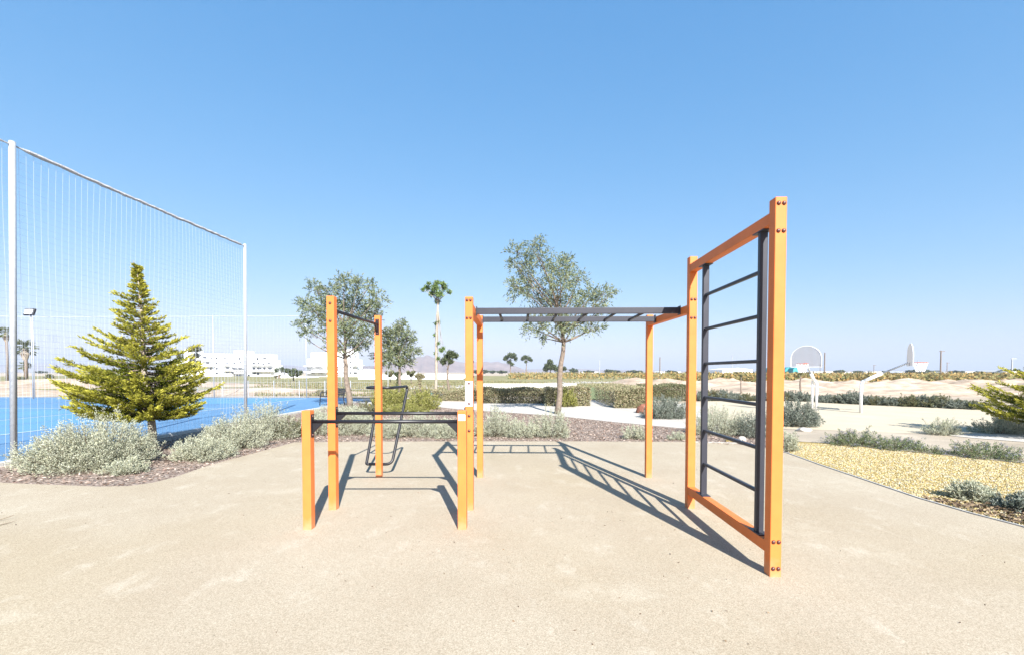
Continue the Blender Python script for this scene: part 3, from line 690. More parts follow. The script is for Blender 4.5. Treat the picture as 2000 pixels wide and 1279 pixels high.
# ------------------------------------------------------------------ near shrubs
def sx(px, Y): return at(px, 800, Y).x
GL = M['grey_leaf']
def gs(px, Y, rx, ry, h, n, label, m=None, **k):
    return shrub(k.pop('name', 'grey_shrub'), sx(px, Y), Y, rx, ry, h, n, None, m or GL, label, **k)
gs(136, 7.15, .5, .6, .50, 8500, 'large silvery shrub nearest the silver net pole, left half of the big mound', stems=300)
gs(194, 7.2, .64, .78, .76, 14000, 'largest silvery shrub, spreading left of the golden conifer trunk', stems=420)
gs(246, 6.75, .24, .26, .22, 2000, 'low silvery shrub in front of the golden conifer trunk', stems=90)
gs(396, 7.9, .48, .42, .36, 5200, 'low silvery shrub right of the golden conifer at the plaza edge', stems=220)
gs(452, 9.0, .56, .55, .60, 7000, 'silvery shrub in front of the thinner net pole', stems=280)
gs(512, 10.2, .58, .55, .76, 6500, 'tall wispy silvery shrub right of the thinner net pole', stems=240, spiky=.5)
gs(566, 10.6, .42, .4, .42, 3000, 'brownish low shrub behind the left short orange post', M['dull_leaf'], stems=120)
gs(628, 11.2, .55, .5, .60, 5500, 'silvery shrub behind the left tall orange post', stems=200)
gs(688, 11.2, .6, .5, .62, 5500, 'silvery shrub between the two left tall orange posts', stems=200)
gs(672, 13.6, .8, .5, .5, 4500, 'wide silvery shrub in front of the park bench', stems=200, ll=.045)
gs(765, 10.8, .55, .45, .42, 4500, 'low silvery shrub behind the black dip handle', stems=170)
gs(822, 10.9, .5, .45, .50, 4200, 'low silvery shrub right of the black dip handle', stems=170)
gs(878, 10.7, .5, .4, .40, 4200, 'low silvery shrub left of the middle orange posts', stems=150)
gs(965, 10.9, .42, .4, .62, 4500, 'upright silvery shrub right of the middle orange posts', stems=170, spiky=.45)
gs(1018, 10.7, .4, .38, .40, 3400, 'small silvery shrub below the monkey bars at the plaza edge', stems=130)
gs(1078, 10.8, .40, .4, .58, 4300, 'silvery shrub at the foot of the large central tree', stems=170, spiky=.4)
gs(1242, 10.5, .3, .25, .30, 1800, 'small sparse silvery shrub left of the far right orange post', stems=70)
gs(1322, 10.4, .22, .2, .16, 900, 'tiny silvery shrub at the plaza edge left of the climbing ladder', stems=40)
gs(1300, 15.3, .72, .6, .64, 6500, 'round blue green shrub on the white gravel beside the hedge', M['blue_leaf'], stems=200, ll=.05, lw=.016)
gs(1402, 11.4, .62, .55, .62, 6500, 'silvery shrub seen through the climbing ladder, left one', stems=240)
gs(1472, 11.0, .5, .5, .52, 4600, 'silvery shrub seen behind the climbing ladder, right one', M['blue_leaf'], stems=200)
gs(1555, 13.1, .56, .5, .66, 6500, 'spiky dark green shrub at the foot of the mini basketball hoop', M['blue_leaf'], stems=150, ll=.05, lw=.015, spiky=.35)
gs(1540, 9.0, .22, .25, .34, 1800, 'small silvery shrub right of the nearest orange post', stems=60)
gs(1838, 11.4, .36, .3, .36, 2400, 'small silvery shrub on the sandy path edge', stems=90, spiky=.4)
gs(1950, 11.7, .55, .45, .34, 3000, 'low silvery shrub beside the white gravel strip', stems=110)
gs(1985, 12.0, .5, .45, .56, 3600, 'silvery shrub under the golden conifer at the right edge', stems=120)
gs(1903, 5.6, .21, .2, .20, 2200, 'small silvery shrub at the edge of the yellow gravel', stems=90, ll=.03)
gs(1995, 5.15, .17, .2, .16, 1800, 'small dark silvery shrub at the right edge of the yellow gravel', M['blue_leaf'], stems=70, ll=.03)
for px, Y, rx, h, n, lab in ((1672, 9.75, .56, .27, 2600, 'low rosemary with lilac flowers, left one along the yellow gravel'), (1750, 9.3, .48, .2, 2000, 'low rosemary with lilac flowers, middle one along the yellow gravel'),
                             (1815, 8.9, .32, .1, 700, 'flat creeping rosemary at the back of the yellow gravel'), (1925, 8.45, .5, .23, 2200, 'low rosemary with lilac tips near the right edge of the yellow gravel'), (2000, 8.0, .3, .1, 600, 'flat creeping rosemary at the right edge')):
    gs(px, Y, rx, .35, h, n, lab, M['rose_leaf'], name='rosemary_shrub', stems=110, ll=.03, lw=.010, spiky=.45)
gs(762, 19.4, .8, .6, .86, 4200, 'yellow green shrub behind the black dip handle', M['yellow_leaf'], ll=.07, lw=.025, stems=160)
gs(826, 18.6, .6, .5, .7, 3000, 'yellow green shrub right of the dip handle', M['yellow_leaf'], ll=.07, lw=.025, stems=150)
gs(790, 16.6, .9, .5, .36, 3600, 'low straw coloured shrub in front of the yellow green ones', M['yellow_leaf'], ll=.05, lw=.016, stems=160)
gs(712, 15.6, .5, .4, .42, 2600, 'low dark shrub near the park bench', M['dull_leaf'], ll=.05, lw=.02, stems=90)
gs(1105, 20.2, .45, .35, .78, 2200, 'yellow green shrub in the hedge row behind the central trunk', M['yellow_leaf'], ll=.07, lw=.025, stems=80)

# hedges
def hx(px, Y): return at(px, 780, Y).x
hedge('clipped_hedge', hx(942, 22.6), hx(1066, 22.6), 22.3, 23.6, .72, 'long clipped hedge behind the middle orange posts', n=7000)
hedge('clipped_hedge', hx(1066, 21), hx(1150, 21), 20.6, 21.9, .84, 'clipped hedge ending at the gravel opening, behind the central trunk', n=6500)
hedge('clipped_hedge', hx(1196, 20), hx(1262, 20), 19.4, 25.0, .84, 'deep clipped hedge on the right of the gravel opening', n=9000)
hedge('clipped_hedge', hx(1258, 25), hx(1345, 25), 24.4, 26.8, .84, 'far clipped hedge behind the round blue green shrub', n=6000, m='dull_leaf')
hedge('clipped_hedge', hx(845, 24.5), hx(938, 24.5), 24.2, 25.6, .55, 'low clipped hedge left of the middle orange posts', n=4500)
hedge('clipped_hedge', hx(600, 27), hx(652, 27), 28.2, 29.2, .42, 'low brown hedge behind the far right corner of the blue court', n=2500)

# ground cover row behind the basketball court
proto = None
spots = []
ed2 = [(1372, 783), (1530, 783), (1600, 785), (1700, 791), (1850, 797), (1945, 802)]
for px in np.arange(1378, 1945, 22.):
    y = np.interp(px, [q[0] for q in ed2], [q[1] for q in ed2]); q = gp(px, y); spots.append((q.x, q.y + .55))
for i, (x, y) in enumerate(spots):
    if i < 3:
        o = shrub('ground_cover_shrub', x, y, .62, .6, .5, 4200, None, M['blue_leaf'] if i != 1 else M['dull_leaf'], 'low grey green shrub in the long row behind the cream court', 'shrub row behind the cream court', ll=.06, lw=.022, stems=110)
        proto = (proto or []) + [o]
    else:
        o = copy_tree(proto[i % 3]); o.location = (x, y, 0); o.rotation_euler[2] = i * 1.7; s = .68 + .3 * ((i * 7) % 5) / 5; o.scale = (s, s, s * (1 + .25 * math.sin(i)))

# ------------------------------------------------------------------ trees
b = gp(1088, 808)
tree('feathery_tree', b, at(1101, 668, b.y), pxb([(1046, 480, 20), (1052, 505, 26), (1010, 492, 20), (1000, 515, 12), (1022, 525, 24), (1035, 560, 34), (1010, 562, 22), (1092, 525, 26), (1108, 512, 18), (1090, 550, 36), (1130, 545, 20), (1065, 595, 36),
      (1115, 590, 36), (1150, 585, 26), (1178, 575, 20), (1196, 570, 11), (1170, 605, 18), (1050, 632, 22), (1035, 640, 14), (1085, 632, 30), (1120, 632, 24), (1155, 636, 18), (1172, 640, 10), (1060, 660, 12)], b.y, .8), .11, 'acacia',
     'large feathery young tree behind the monkey bars', bark='bark', n=14500, ll=.11, lw=.032)
b = gp(683, 796)
tree('feathery_tree', b, at(674, 700, b.y), pxb([(612, 562, 16), (640, 570, 18), (672, 552, 20), (700, 560, 18), (722, 556, 12), (735, 585, 18), (600, 595, 16), (615, 610, 22), (590, 630, 14), (650, 600, 30), (690, 600, 34), (725, 610, 22), (745, 600, 10),
      (640, 640, 22), (685, 645, 30), (720, 650, 20), (605, 648, 12), (655, 672, 16), (690, 678, 16), (712, 672, 12), (590, 655, 6)], b.y, .9), .12, 'acacia', 'feathery young tree behind the left tall orange post', n=14500, bark='bark', ll=.12, lw=.036)
b = gp(784, 791)
tree('feathery_tree', b, at(780, 715, b.y), pxb([(783, 636, 13), (800, 650, 8), (770, 650, 16), (795, 668, 14), (765, 675, 18), (783, 690, 18), (805, 688, 9), (740, 695, 13), (762, 702, 14), (795, 706, 10), (750, 655, 12), (818, 684, 4), (745, 712, 7)], b.y, .8), .08, 'acacia',
     'smaller feathery tree just right of the back left orange post', n=8000, ll=.12, lw=.036)
b = gp(850, 779)
tree('slim_tree', b, at(855, 596, b.y), pxb([(850, 562, 12), (834, 562, 9), (868, 562, 10), (858, 575, 11), (844, 574, 9), (826, 566, 5), (878, 570, 6), (855, 588, 8), (853, 553, 8), (865, 554, 6), (838, 554, 5)], b.y, .3) + pxb([(856, 628, 4), (850, 632, 3), (848, 655, 3), (856, 670, 3), (862, 684, 6), (851, 690, 4), (856, 700, 4), (866, 680, 4)], b.y, .2), .085, 'fresh',
     'tall slim young tree with a bare pale trunk and small green top', n=2600, ll=.12, lw=.05, bark='pale_bark', feather=False)
b = gp(876, 768)
tree('stone_pine', b, at(874, 722, b.y), pxb([(882, 692, 11), (872, 698, 10), (890, 694, 7), (866, 706, 8), (880, 706, 6), (878, 688, 7)], b.y, .4), .09, 'pine', 'small umbrella shaped pine left of the middle orange posts', 'tree', n=3500, ll=.14, lw=.05, feather=False)
def fartree(px, Y, fy, bl, lab, m='pine', n=1500, r=.25, name='umbrella_pine', ll=.6, grp=None):
    b = Vector((at(px, 726, Y).x, Y, 0)); return tree(name, b, at(px, fy, Y), pxb(bl, Y, 1.5), r, m, lab, n=n, ll=ll, lw=ll * .5, feather=False, group=grp)
fartree(997, 190, 716, [(990, 697, 7), (1003, 694, 7), (996, 693, 7), (995, 706, 6), (1001, 711, 4), (1007, 700, 5), (986, 700, 4)], 'taller distant umbrella pine on the left of the pair beyond the middle posts', n=2200)
fartree(1028, 200, 714, [(1027, 697, 6), (1021, 700, 5), (1034, 700, 5), (1038, 703, 3), (1027, 706, 3)], 'smaller distant umbrella pine on the right of the pair', n=1800)
fartree(1075, 170, 722, [(1074, 706, 7), (1070, 714, 8), (1080, 716, 8), (1066, 720, 7), (1086, 721, 5)], 'distant bushy pine left of the central trunk', n=2600)
fartree(1097, 185, 724, [(1094, 716, 6), (1102, 719, 5), (1090, 720, 6)], 'distant bushy pine right of the central trunk', n=1600)
fartree(380, 95, 722, [(374, 682, 8), (386, 682, 8), (380, 678, 7), (384, 694, 8), (376, 704, 8), (388, 706, 6)], 'round headed tree in front of the white apartment block', 'dull_leaf', name='tree', n=2200, ll=.35, r=.12)
fartree(350, 90, 725, [(345, 686, 5), (352, 695, 6), (346, 703, 6)], 'thin tree behind the right side of the golden conifer', 'dull_leaf', name='tree', n=900, ll=.3, r=.08)
fartree(573, 75, 738, [(562, 724, 6), (574, 724, 7), (586, 727, 6), (570, 731, 6), (580, 731, 5)], 'low round tree right of the white apartment block', 'pine', name='tree', n=1800, ll=.3, r=.12)
fartree(550, 130, 728, [(540, 722, 5), (551, 720, 5), (560, 723, 5)], 'dark bushy tree against the right end of the apartment block', 'pine', name='tree', n=900, ll=.45)
fartree(545, 110, 733, [(538, 735, 4), (545, 734, 3)], 'low dark bush at the foot of the white apartment block', 'dull_leaf', name='bush', n=500, ll=.3)
for px, top, Yp, lab in ((820, 722, 30, 'thick young bottle shaped tree with bushy head near the teal bags'), (778, 718, 31, 'thin dark columnar young cypress behind the small feathery tree')):
    b = Vector((at(px, 770, Yp).x, Yp, 0)); tall = at(px, top, Yp).z
    tree('columnar_tree', b, (b.x, Yp, tall * .7), [(b.x, Yp, z_, .14 + .02 * (z_ > 1) ) for z_ in np.arange(.2, tall - .5, .22)] + [(b.x + d, Yp, tall - .35 + abs(d) * -.5, .26 if px == 820 else .16) for d in (-.18, .18, 0)], .07, 'hedge_leaf' if px == 820 else 'pine', lab, n=1800, ll=.10, lw=.04, feather=False, limbs=False)
for px, Yp, lab in ((762, 62, 'low round olive bush in front of the long white wall, left one'), (803, 60, 'low round olive bush in front of the long white wall, right one')):
    fartree(px, Yp, 735, [(px - 5, 728, 5), (px + 4, 727, 5), (px, 732, 5)], lab, 'dull_leaf', name='olive_bush', n=800, ll=.22, r=.07)
# small saplings left
for px, Y, t_, lab in ((96, 52, 733, 'small bare sapling on the sandy bank behind the floodlight pole'), (42, 50, 738, 'small leafy sapling on the sandy bank left of the floodlight pole')):
    fartree(px, Y, t_ + 5, [(px, t_, 5), (px - 5, t_ + 3, 4), (px + 5, t_ + 2, 4)], lab, 'dull_leaf', name='sapling', n=260, ll=.2, r=.05)

def palm(px, Y, cy, r, lab, nfr=34):
    b = Vector((at(px, 726, Y).x, Y, 0)); h = at(px, cy, Y).z; e = empty('palm_tree', b, lab, 'palm tree')
    MB().tube([(0, 0, 0), (.08 * r, 0, h * .5), (0, 0, h)], [r * .16, r * .12, r * .13], 8).build('trunk', M['bark'], e, smooth=True)
    MB().tube([(0, 0, h - r * 1.1), (0, 0, h - r * .5), (0, 0, h)], [r * .16, r * .34, r * .12], 8).build('dead_skirt', M['pale_bark'], e)
    P = []; D = []
    for i in range(nfr):
        az = i * 2.4; el = rng.uniform(-.6, 1.3); d = np.array([math.cos(az) * math.cos(el), math.sin(az) * math.cos(el), math.sin(el)])
        o = np.array([0, 0, h]); s = np.cross(d, [0, 0, 1]); s = s / (np.linalg.norm(s) + .01)
        for k in range(9):
            a = (k - 4) * .28; P.append(o + d * r * .5); D.append(d * math.cos(a) + s * math.sin(a) + [0, 0, -.35])
        P.append(o); D.append(d)
    P = np.array(P); V = leafverts(P, np.array(D), r * .55, r * .07); npmesh('fronds', V, 4, M['palm'], e)
    return e
palm(14, 62, 650, 1.15, 'tall thin palm left of the silver net pole, at the left edge')
palm(50, 60, 680, 1.5, 'stout palm with dead leaf skirt beside the floodlight pole')
palm(49, 66, 714, .9, 'short palm half hidden behind the stout palm')

# ------------------------------------------------------------------ buildings
def building(name, Y, blocks, wins_and_shade, slabs, label, depth=5, base=738):
    x0 = min(b[0] for b in blocks); x1 = max(b[1] for b in blocks); c = at((x0 + x1) / 2, 726, Y); e = empty(name, (c.x, Y, 0), label, 'building')
    for i, (a, b_, t, off) in enumerate(blocks):
        p0, p1 = at(a, t, Y), at(b_, t, Y); MB().box(((p0.x + p1.x) / 2 - c.x, depth / 2 + off, p0.z / 2), (p1.x - p0.x, depth, p0.z)).build('wall', M['white'], e)
    for (a, y, w_, hh) in wins_and_shade:
        q = at(a, y, Y); s = Y / F; MB().box((q.x - c.x, -.03, q.z), (w_ * s, .3, hh * s)).build('window_and_shade', M['glass_and_shade'], e)
    for (a, b_, y) in slabs:
        p0, p1 = at(a, y, Y), at(b_, y, Y); MB().box(((p0.x + p1.x) / 2 - c.x, -.75, p0.z), (p1.x - p0.x, 1.5, .25)).build('balcony', M['white'], e)
    return e
w1 = [(400, 697, 7, 2.6), (412, 698, 3, 2.6), (423, 699, 3, 3.4), (439, 698, 6, 2.6), (468, 700, 3.4, 4), (503, 700, 3.4, 4), (517, 699, 6, 2),
      (405, 708, 5, 2.2), (423, 709, 3, 3), (444, 708, 4, 3), (458, 709, 4, 3), (470, 708, 5, 2), (496, 709, 3.4, 4), (505, 708, 4, 2.6), (514, 710, 4, 2.6), (525, 709, 6, 2.2),
      (372, 719, 5, 2.4), (400, 718, 4, 2.6), (411, 719, 3, 3.6), (424, 719, 3.6, 4), (445, 718, 5, 4), (458, 719, 8, 3), (469, 719, 8, 3), (496, 719, 3.6, 4), (506, 719, 7, 3), (516, 719, 4, 3.2), (527, 719, 6, 3),
      (364, 699, 2.4, 3), (384, 709, 3, 2.6), (424, 728, 6, 3), (445, 727, 5, 2.4), (454, 727, 5, 2.4), (466, 733, 8, 4), (497, 728, 4, 3), (504, 729, 4, 4), (486, 732, 4, 4), (360, 710, 5, 2.2), (355, 720, 5, 2.4)]
building('apartment_building', 170, [(352, 372, 681, 2), (372, 392, 696, 3), (392, 420, 689.5, .5), (420, 452, 690.5, 0), (452, 477, 684, 1.5), (477, 528, 691, 0.2), (528, 533, 702, .4), (533, 537.5, 712, .6), (330, 352, 702, 1)],
         w1, [(395, 420, 713), (438, 478, 713), (492, 534, 713), (438, 478, 723), (492, 537, 724), (395, 420, 703), (350, 372, 714), (350, 372, 705)], 'white stepped apartment block with balconies, left behind the nets')
w2 = [(672, 696, 3, 3.4), (684, 696, 3, 3.4), (672, 706, 3, 3.4), (684, 706, 3, 3.4), (672, 716, 3, 3.4), (684, 716, 3, 3.4), (672, 727, 3, 3.4), (684, 727, 3, 3.4), (694, 727, 7, 2.6), (605, 717, 12, 2), (622, 717, 12, 2), (610, 727, 10, 1.8), (626, 727, 8, 1.8), (660, 717, 3, 3), (660, 728, 3, 3)]  # wide thin entries at the left paint shadow lines under the balconies
building('apartment_building', 150, [(597, 606, 700, 1), (606, 640, 688, .5), (640, 664, 684, 1), (664, 690, 681, .2), (690, 697, 701, .3), (697, 722, 720, .6)], w2, [(597, 640, 714.5), (597, 640, 725), (690, 712, 713)], 'white apartment block behind the left feathery tree')
building('low_building', 120, [(537, 561, 728, 0), (552, 600, 734, 1)], [(548, 731, 3, 2), (556, 731, 3, 2)], [], 'low white building between the two apartment blocks', 6)
building('low_building', 110, [(708, 790, 731, 0), (790, 808, 727, 1), (808, 832, 730, 0)], [(720, 734, 3, 2), (740, 734, 3, 2), (770, 734, 3, 2), (797, 731, 5, 2)], [], 'long low white building under the hill, left part', 6)
building('low_building', 118, [(832, 870, 729, 0), (870, 912, 731, 1)], [(842, 733, 3, 2), (853, 733, 3, 2), (880, 734, 4, 2), (897, 734, 4, 2)], [], 'long low white building under the hill, right part', 6)
wl = MB(); wall_y = 43.0; wl.box(((at(944, 750, wall_y).x + at(1126, 750, wall_y).x) / 2, wall_y, .24), (at(1126, 750, wall_y).x - at(944, 750, wall_y).x, .3, .48))
tag(wl.build('low_wall', G['curb'], bevel=.02), 'long low white wall behind the clipped hedges', 'wall')
wl = MB(); wall_y = 98.0; wl.box(((at(700, 750, wall_y).x + at(905, 750, wall_y).x) / 2, wall_y, .4), (at(905, 750, wall_y).x - at(700, 750, wall_y).x, .3, .8))
tag(wl.build('low_wall', M['white'], bevel=.02), 'distant white boundary wall in front of the long low buildings', 'wall')
M['teal'] = mat('teal_sheet', (.03, .30, .32), .6, .15, .2); M['cream'] = mat('cream_plastic', (.62, .60, .55), .6, .1, .3); M['bluebag'] = mat('pale_blue_bag', (.3, .5, .75), .6, .3, 4)
def shed(px0, px1, Y, y, m, label, cat='greenhouse', arch=True, name='greenhouse', group=None, n=1):
    p0, p1 = at(px0, y, Y), at(px1, y, Y); e = empty(name, ((p0.x + p1.x) / 2, Y, 0), label, cat, group); W_ = (p1.x - p0.x) / n
    for k in range(n):
        cx = -(p1.x - p0.x) / 2 + W_ * (k + .5); h = max(1.5, p0.z); mb = MB()
        prof = [(-W_ / 2, 0), (-W_ / 2, h * .55)] + [(-W_ / 2 * math.cos(a), h * (.55 + .45 * math.sin(a))) for a in np.linspace(.2, math.pi - .2, 9)] + [(W_ / 2, h * .55), (W_ / 2, 0)] if arch else [(-W_ / 2, 0), (-W_ / 2, h * .75), (0, h), (W_ / 2, h * .75), (W_ / 2, 0)]
        m_ = len(prof); mb.add([(cx + x, 0, z) for x, z in prof] + [(cx + x, 25, z) for x, z in prof], [tuple(range(m_)), tuple(range(2 * m_ - 1, m_ - 1, -1))] + [(i + m_, i + 1 + m_, i + 1, i) for i in range(m_ - 1)])
        mb.build('bay', m, e)
    MB().box((-(p1.x - p0.x) / 2 + W_ * .5, -.06, .9 * (Y / 300)), (W_ * .22, .12, 1.8 * (Y / 300))).build('door', M['glass_and_shade'], e)
    return e
shed(1533, 1548, 260, 717, M['teal'], 'left teal arched warehouse beyond the orchard', 'warehouse', name='warehouse')
shed(1549, 1566, 255, 716, M['teal'], 'right teal arched warehouse beyond the orchard', 'warehouse', name='warehouse')
shed(1412, 1470, 320, 718, M['white'], 'white hangar seen through the climbing ladder', 'warehouse', arch=False, name='warehouse')
shed(1400, 1414, 330, 721, M['white'], 'small white shed left of the hangar', 'shed', arch=False, name='shed')
for a, b_, Y, y, m, lab in ((1582, 1632, 420, 724, 'cream', 'cream greenhouse row right of the teal warehouses'), (1634, 1672, 430, 726, 'white', 'white greenhouse row between the two hoops'), (1690, 1740, 440, 724.5, 'cream', 'cream greenhouse row left of the edge on hoop'),
                            (1763, 1800, 400, 725, 'white', 'white greenhouse right of the edge on hoop'), (1845, 1905, 420, 725, 'cream', 'cream greenhouse row beside the tall dark pole'), (1912, 1960, 430, 724, 'white', 'white greenhouse row near the right edge'), (1965, 2030, 380, 723, 'cream', 'cream sheds at the right edge of the horizon'),
                            (1130, 1170, 500, 725, 'cream', 'pale sheds on the horizon right of the central tree'), (1290, 1330, 500, 724.5, 'white', 'pale sheds on the horizon beyond the far right post')):
    shed(a, b_, Y, y, M[m], lab, n=4)
# horizon tree clumps
hp = None; hts = [1120, 1190, 1202, 1236, 1248, 1350, 1378, 1392, 1404, 1420, 1640, 1676, 1700, 1728, 1760, 1790, 1806, 1828, 1868, 1884, 1910, 1945, 1972, 945, 962, 980, 480 - 400, 120, 160, 210, 930, 1150, 1310, 1600]
for i, px in enumerate(hts):
    Y = 380 + (i * 37) % 90; x = at(px, 726, Y).x
    if hp is None:
        hp = tree('horizon_tree', (x, Y, 0), (x, Y, 2.), [(x - 2.2, Y, 2.6, 1.7), (x + 2, Y, 2.8, 1.8), (x, Y, 3.6, 1.8), (x - .5, Y, 2.0, 1.9)], .3, 'pine', 'small dark tree clump in the far line of trees on the horizon', n=420, ll=1.3, lw=.9, feather=False, group='dark trees along the horizon')
    else:
        o = copy_tree(hp); o.location = (x, Y, 0); s = .8 + ((i * 13) % 7) / 9; o.scale = (s * 1.3, s * 1.3, s * .55); o.rotation_euler[2] = i
# poles
def upole(px, top, Y, lab, r=.13, arm=False, m='bark'):
    p = at(px, top, Y); e = empty('utility_pole', (p.x, Y, 0), lab, 'utility pole')
    MB().tube([(0, 0, 0), (0, 0, p.z)], [r, r * .7], 8).build('pole', M[m], e)
    if arm: MB().box((.25, 0, p.z - .2), (1.2, .12, .12)).build('crossarm', M[m], e)
for px, top, Y, lab, a in ((1171, 701, 130, 'thin utility pole right of the central tree', False), (1289, 697, 110, 'utility pole just right of the far right orange post', False), (1611, 688, 105, 'dark utility pole between the two basketball hoops', False),
                         (1602, 712, 160, 'short utility pole with crossarm near the hoop', True), (1793, 703, 150, 'thin pole right of the edge on basketball hoop', False), (1838, 684, 100, 'tall dark utility pole right of the basketball hoops', True),
                         (1850, 707, 160, 'short utility pole with crossarm beside the tall dark pole', True), (1977, 698, 95, 'pale utility pole near the right edge', True), (1707, 712, 170, 'faint utility pole behind the bent hoop arm', True), (1430, 692, 140, 'thin utility pole seen through the climbing ladder', False)):
    upole(px, top, Y, lab, .16 if Y < 120 else .12, a, 'galv' if 'pale' in lab or 'thin' in lab else 'bark')
# young tree with stake among mounds
b = gp(1563, 772); tree('sapling', b, (b.x, b.y, 1.3), [(b.x, b.y, 1.45, .18), (b.x - .12, b.y, 1.3, .1)], .06, 'dull_leaf', 'thin sapling on the sandy ground behind the mini hoop', n=160, ll=.08, lw=.04, feather=False)
b = gp(1447, 771); tree('sapling', b, (b.x, b.y, 1.25), [(b.x, b.y, 1.35, .12)], .04, 'dull_leaf', 'thin sapling seen through the climbing ladder', n=100, ll=.08, lw=.04, feather=False)

# orchard: one mass of small orange and green bushes
n = 46000; Yo = 70 + 230 * rng.random(n) ** 1.6; Yo = np.round(Yo / 3.2) * 3.2 + rng.normal(0, .5, n)
xf = rng.uniform(-.03, 1.3, n); Xo = xf * Yo; keep = ~((xf < .32) & (Yo < 95)); Xo, Yo = Xo[keep], Yo[keep]
Z = np.abs(rng.normal(.5, .35, len(Xo))) * (1 + .35 * np.sin(Xo * .11 + Yo * .05))
P = np.stack([Xo + rng.normal(0, .3, len(Xo)), Yo, np.clip(Z, .02, 1.35)], 1)
tag(npmesh('orchard', leafverts(P, rng.normal(size=P.shape), .55, .34), 4, M['orchard']), 'wide strip of low orange and green vine rows beyond the sand heaps', 'orchard', kind='stuff')
# grass tufts in the field (uncountable)
n = 26000; Yg = 28 + 45 * rng.random(n) ** 1.3; xg = rng.uniform(-.62, .36, n); Xg = xg * Yg
P = np.stack([Xg, Yg, np.zeros(n)], 1); cl = (np.sin(Xg * .35 + np.sin(Yg * .3)) * np.sin(Yg * .5 + 1) > -.25); P = P[cl]
P = P[~((P[:, 0] > .145 * P[:, 1]) & (P[:, 0] < .2 * P[:, 1]) & (P[:, 1] < 45))]
tag(npmesh('grass_tufts', leafverts(P, rng.normal(size=P.shape) * .4 + [[0, 0, 1]], .22 * rng.uniform(.5, 1.4, len(P)), .07), 4, leafmat('dry_tuft', [(.12, .14, .05), (.28, .27, .12), (.46, .4, .24), (.2, .14, .09)], .25)),
    'dry olive grass tufts over the field behind the court', 'grass', kind='stuff')

# scattered chips, gravel, debris
def inpoly(px, pts):
    x, y = px[:, 0], px[:, 1]; ins = np.zeros(len(px), bool); m_ = len(pts)
    for i in range(m_):
        x1, y1 = pts[i]; x2, y2 = pts[(i + 1) % m_]
        c = ((y1 > y) != (y2 > y)) & (x < (x2 - x1) * (y - y1) / (y2 - y1 + 1e-9) + x1); ins ^= c
    return ins
def scatter(pxpoly, n, extra=()):
    w_ = [tuple(gp(*p)[:2]) for p in pxpoly] + list(extra); a = np.array(w_); lo_, hi = a.min(0), a.max(0)
    q = rng.uniform(lo_, hi, (n * 3, 2)); return q[inpoly(q, w_)][:n]
q = scatter([(0, 930), (0, 943), (250, 950), (400, 912), (575, 864), (900, 862), (1340, 863), (1495, 874), (1535, 884), (1550, 866), (1400, 846), (1200, 826), (1090, 814), (900, 800), (800, 792), (600, 812), (480, 835), (300, 866)], 26000, [(-8.7, 7.5), (-8.7, 6.6)])
P = np.column_stack([q, np.full(len(q), .012) + rng.random(len(q)) * .018]); D = rng.normal(size=P.shape) * [[1, 1, .25]]
tag(npmesh('mulch_chips', leafverts(P, D, rng.uniform(.03, .08, len(P)), rng.uniform(.012, .03, len(P))), 4, leafmat('bark_chip', [(.12, .08, .06), (.28, .21, .17), (.50, .42, .36), (.24, .16, .13)], 0)), 'loose brown bark chips covering the planting bed', 'mulch', kind='stuff')
q = scatter([(1552, 866), (1620, 868), (1800, 886), (2000, 907), (2150, 922), (2150, 1075), (2000, 1028), (1900, 1003), (1800, 973), (1700, 939), (1600, 904), (1545, 884)], 24000)
oc = np.array([[1, 0, 0], [0, 1, 0], [-1, 0, 0], [0, -1, 0], [0, 0, 1]]); fc = [(0, 1, 4), (1, 2, 4), (2, 3, 4), (3, 0, 4)]
s = rng.uniform(.006, .015, (len(q), 1, 1)) * rng.uniform(.6, 1.3, (len(q), 1, 3)); a = rng.uniform(0, 6.28, len(q))
V = oc[None] * s + rng.normal(size=(len(q), 5, 3)) * .003; ca, sa = np.cos(a)[:, None], np.sin(a)[:, None]
V = np.stack([V[..., 0] * ca - V[..., 1] * sa + q[:, None, 0], V[..., 0] * sa + V[..., 1] * ca + q[:, None, 1], V[..., 2] + .009], -1)
me = bpy.data.meshes.new('gravel_stones'); me.vertices.add(len(q) * 5); me.vertices.foreach_set('co', V.astype(np.float32).ravel())
fi = (np.array(fc)[None] + np.arange(len(q))[:, None, None] * 5).reshape(-1).astype(np.int32)
me.loops.add(len(fi)); me.loops.foreach_set('vertex_index', fi); me.polygons.add(len(fi) // 3); me.polygons.foreach_set('loop_start', np.arange(0, len(fi), 3, dtype=np.int32)); me.update(calc_edges=True)
me.materials.append(leafmat('gravel_stone', [(.30, .21, .08), (.52, .40, .16), (.64, .53, .27), (.62, .56, .43), (.36, .30, .19)], 0))
o = bpy.data.objects.new('gravel_stones', me); COL.objects.link(o); tag(o, 'loose yellow gravel stones right of the plaza', 'gravel', kind='stuff')
# fallen leaves and dark litter around the shrubs of the gravel
q = scatter([(1800, 972), (1900, 985), (2000, 1000), (2060, 1015), (2100, 1060), (2000, 1029), (1900, 1003), (1800, 974)], 700)
P = np.column_stack([q, .02 + rng.random(len(q)) * .02])
tag(npmesh('leaf_litter', leafverts(P, rng.normal(size=P.shape) * [[1, 1, .3]], .05, .025), 4, leafmat('dead_leaf', [(.09, .06, .045), (.22, .16, .11), (.38, .29, .18)], 0)), 'dark fallen leaf litter beside the gravel edging', 'leaf litter', kind='stuff')
q = scatter([(-50, 960), (600, 880), (1400, 880), (2000, 1045), (2300, 1279), (-300, 1279)], 130); q2 = scatter([(650, 1000), (1350, 1000), (1500, 1279), (600, 1279)], 60); q = np.concatenate([q, q2])
P = np.column_stack([q, np.full(len(q), .018)]); D = rng.normal(size=P.shape) * [[1, 1, .15]]
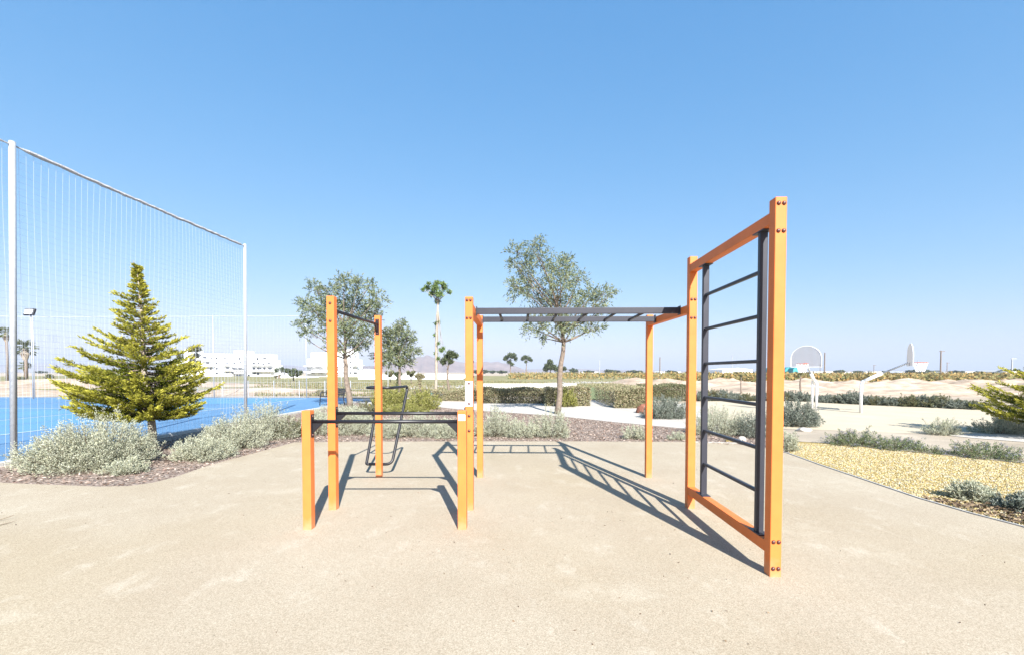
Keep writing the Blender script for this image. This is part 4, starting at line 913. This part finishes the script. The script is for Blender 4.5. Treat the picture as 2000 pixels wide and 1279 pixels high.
tag(npmesh('plaza_debris', leafverts(P, D, rng.uniform(.008, .028, len(P)), rng.uniform(.005, .013, len(P))), 4, leafmat('debris', [(.06, .04, .03), (.18, .12, .08), (.3, .22, .14)], 0)), 'scattered dark leaf bits and pebbles on the plaza', 'debris', kind='stuff')
tw = MB(); a = gp(-20, 1022); b = gp(28, 1014); tw.tube([a + Vector((0, 0, .02)), a.lerp(b, .6) + Vector((0, -.01, .03)), b + Vector((0, 0, .05))], [.005, .004, .002], 5)
a = gp(-10, 1030); b = gp(28, 1023); tw.tube([a + Vector((0, 0, .018)), a.lerp(b, .5) + Vector((0, .01, .022)), b + Vector((0, 0, .03))], [.004, .004, .002], 5)
tag(tw.build('twig', M['twig']), 'dry forked twig lying on the plaza at the left edge', 'twig')
# stones and bags
def rock(p, s, label, m, name='rock', cat='rock', flat=.7):
    bm = bmesh.new(); bmesh.ops.create_icosphere(bm, subdivisions=2, radius=1)
    for v in bm.verts: v.co = v.co * (1 + rng.normal() * .09); v.co.z *= flat; v.co.z = max(v.co.z, -.25)
    me = bpy.data.meshes.new(name); bm.to_mesh(me); bm.free(); me.materials.append(m); o = bpy.data.objects.new(name, me); COL.objects.link(o)
    o.location = (p[0], p[1], s * .2); o.scale = (s, s * .8, s); return tag(o, label, cat)
rock(gp(1449, 860), .09, 'white angular stone behind the climbing ladder', G['path'], flat=1.0)
rock(gp(1424, 862), .09, 'yellowish stone left of the white stone', G['gravel'])
rock(gp(1470, 846), .14, 'pale rounded stone behind the ladder rail', G['path'])
rock(gp(1570, 842), .2, 'pale stone under the spiky dark green shrub', G['path'], flat=.4)
rock(gp(1258, 806), .32, 'reddish brown boulder beside the far right orange post', mat('red_rock', (.28, .12, .08), .9, .2, 6, .5, 12), flat=1.0)
bx = gp(858, 772)
e = empty('rubble_sacks', (bx.x, bx.y, 0), 'white low crate beside teal and pale blue sacks, left of middle posts', 'crate')
MB().box((0, .2, .16), (1.15, .5, .32)).build('crate', M['white'], e, bevel=.02)
for dx, m, lab in ((-.35, M['teal'], 'crumpled teal sack leaning on the white crate'), (.12, M['bluebag'], 'crumpled pale blue sack in front of the white crate')):
    rock((bx.x + dx, bx.y - .35), .26, lab, m, 'sack', 'sack', 1.0)
e.name = 'crate'; e['label'] = 'low white crate behind the teal and pale blue sacks'
for ch in KIDS[e]: ch.name = 'side_panel'

# ------------------------------------------------------------------ haze
hz_m = bpy.data.materials.new('haze'); hz_m.use_nodes = True; n = hz_m.node_tree; n.nodes.clear()
ho = n.nodes.new('ShaderNodeOutputMaterial'); pv = n.nodes.new('ShaderNodeVolumePrincipled'); pv.inputs['Color'].default_value = (.60, .66, .76, 1); pv.inputs['Density'].default_value = .00030
n.links.new(pv.outputs[0], ho.inputs['Volume'])
hb = MB().box((0, 2600, 84.5), (14400, 8000, 171)).build('haze', hz_m); tag(hb, 'thin pale haze over the plain', 'haze', kind='stuff')
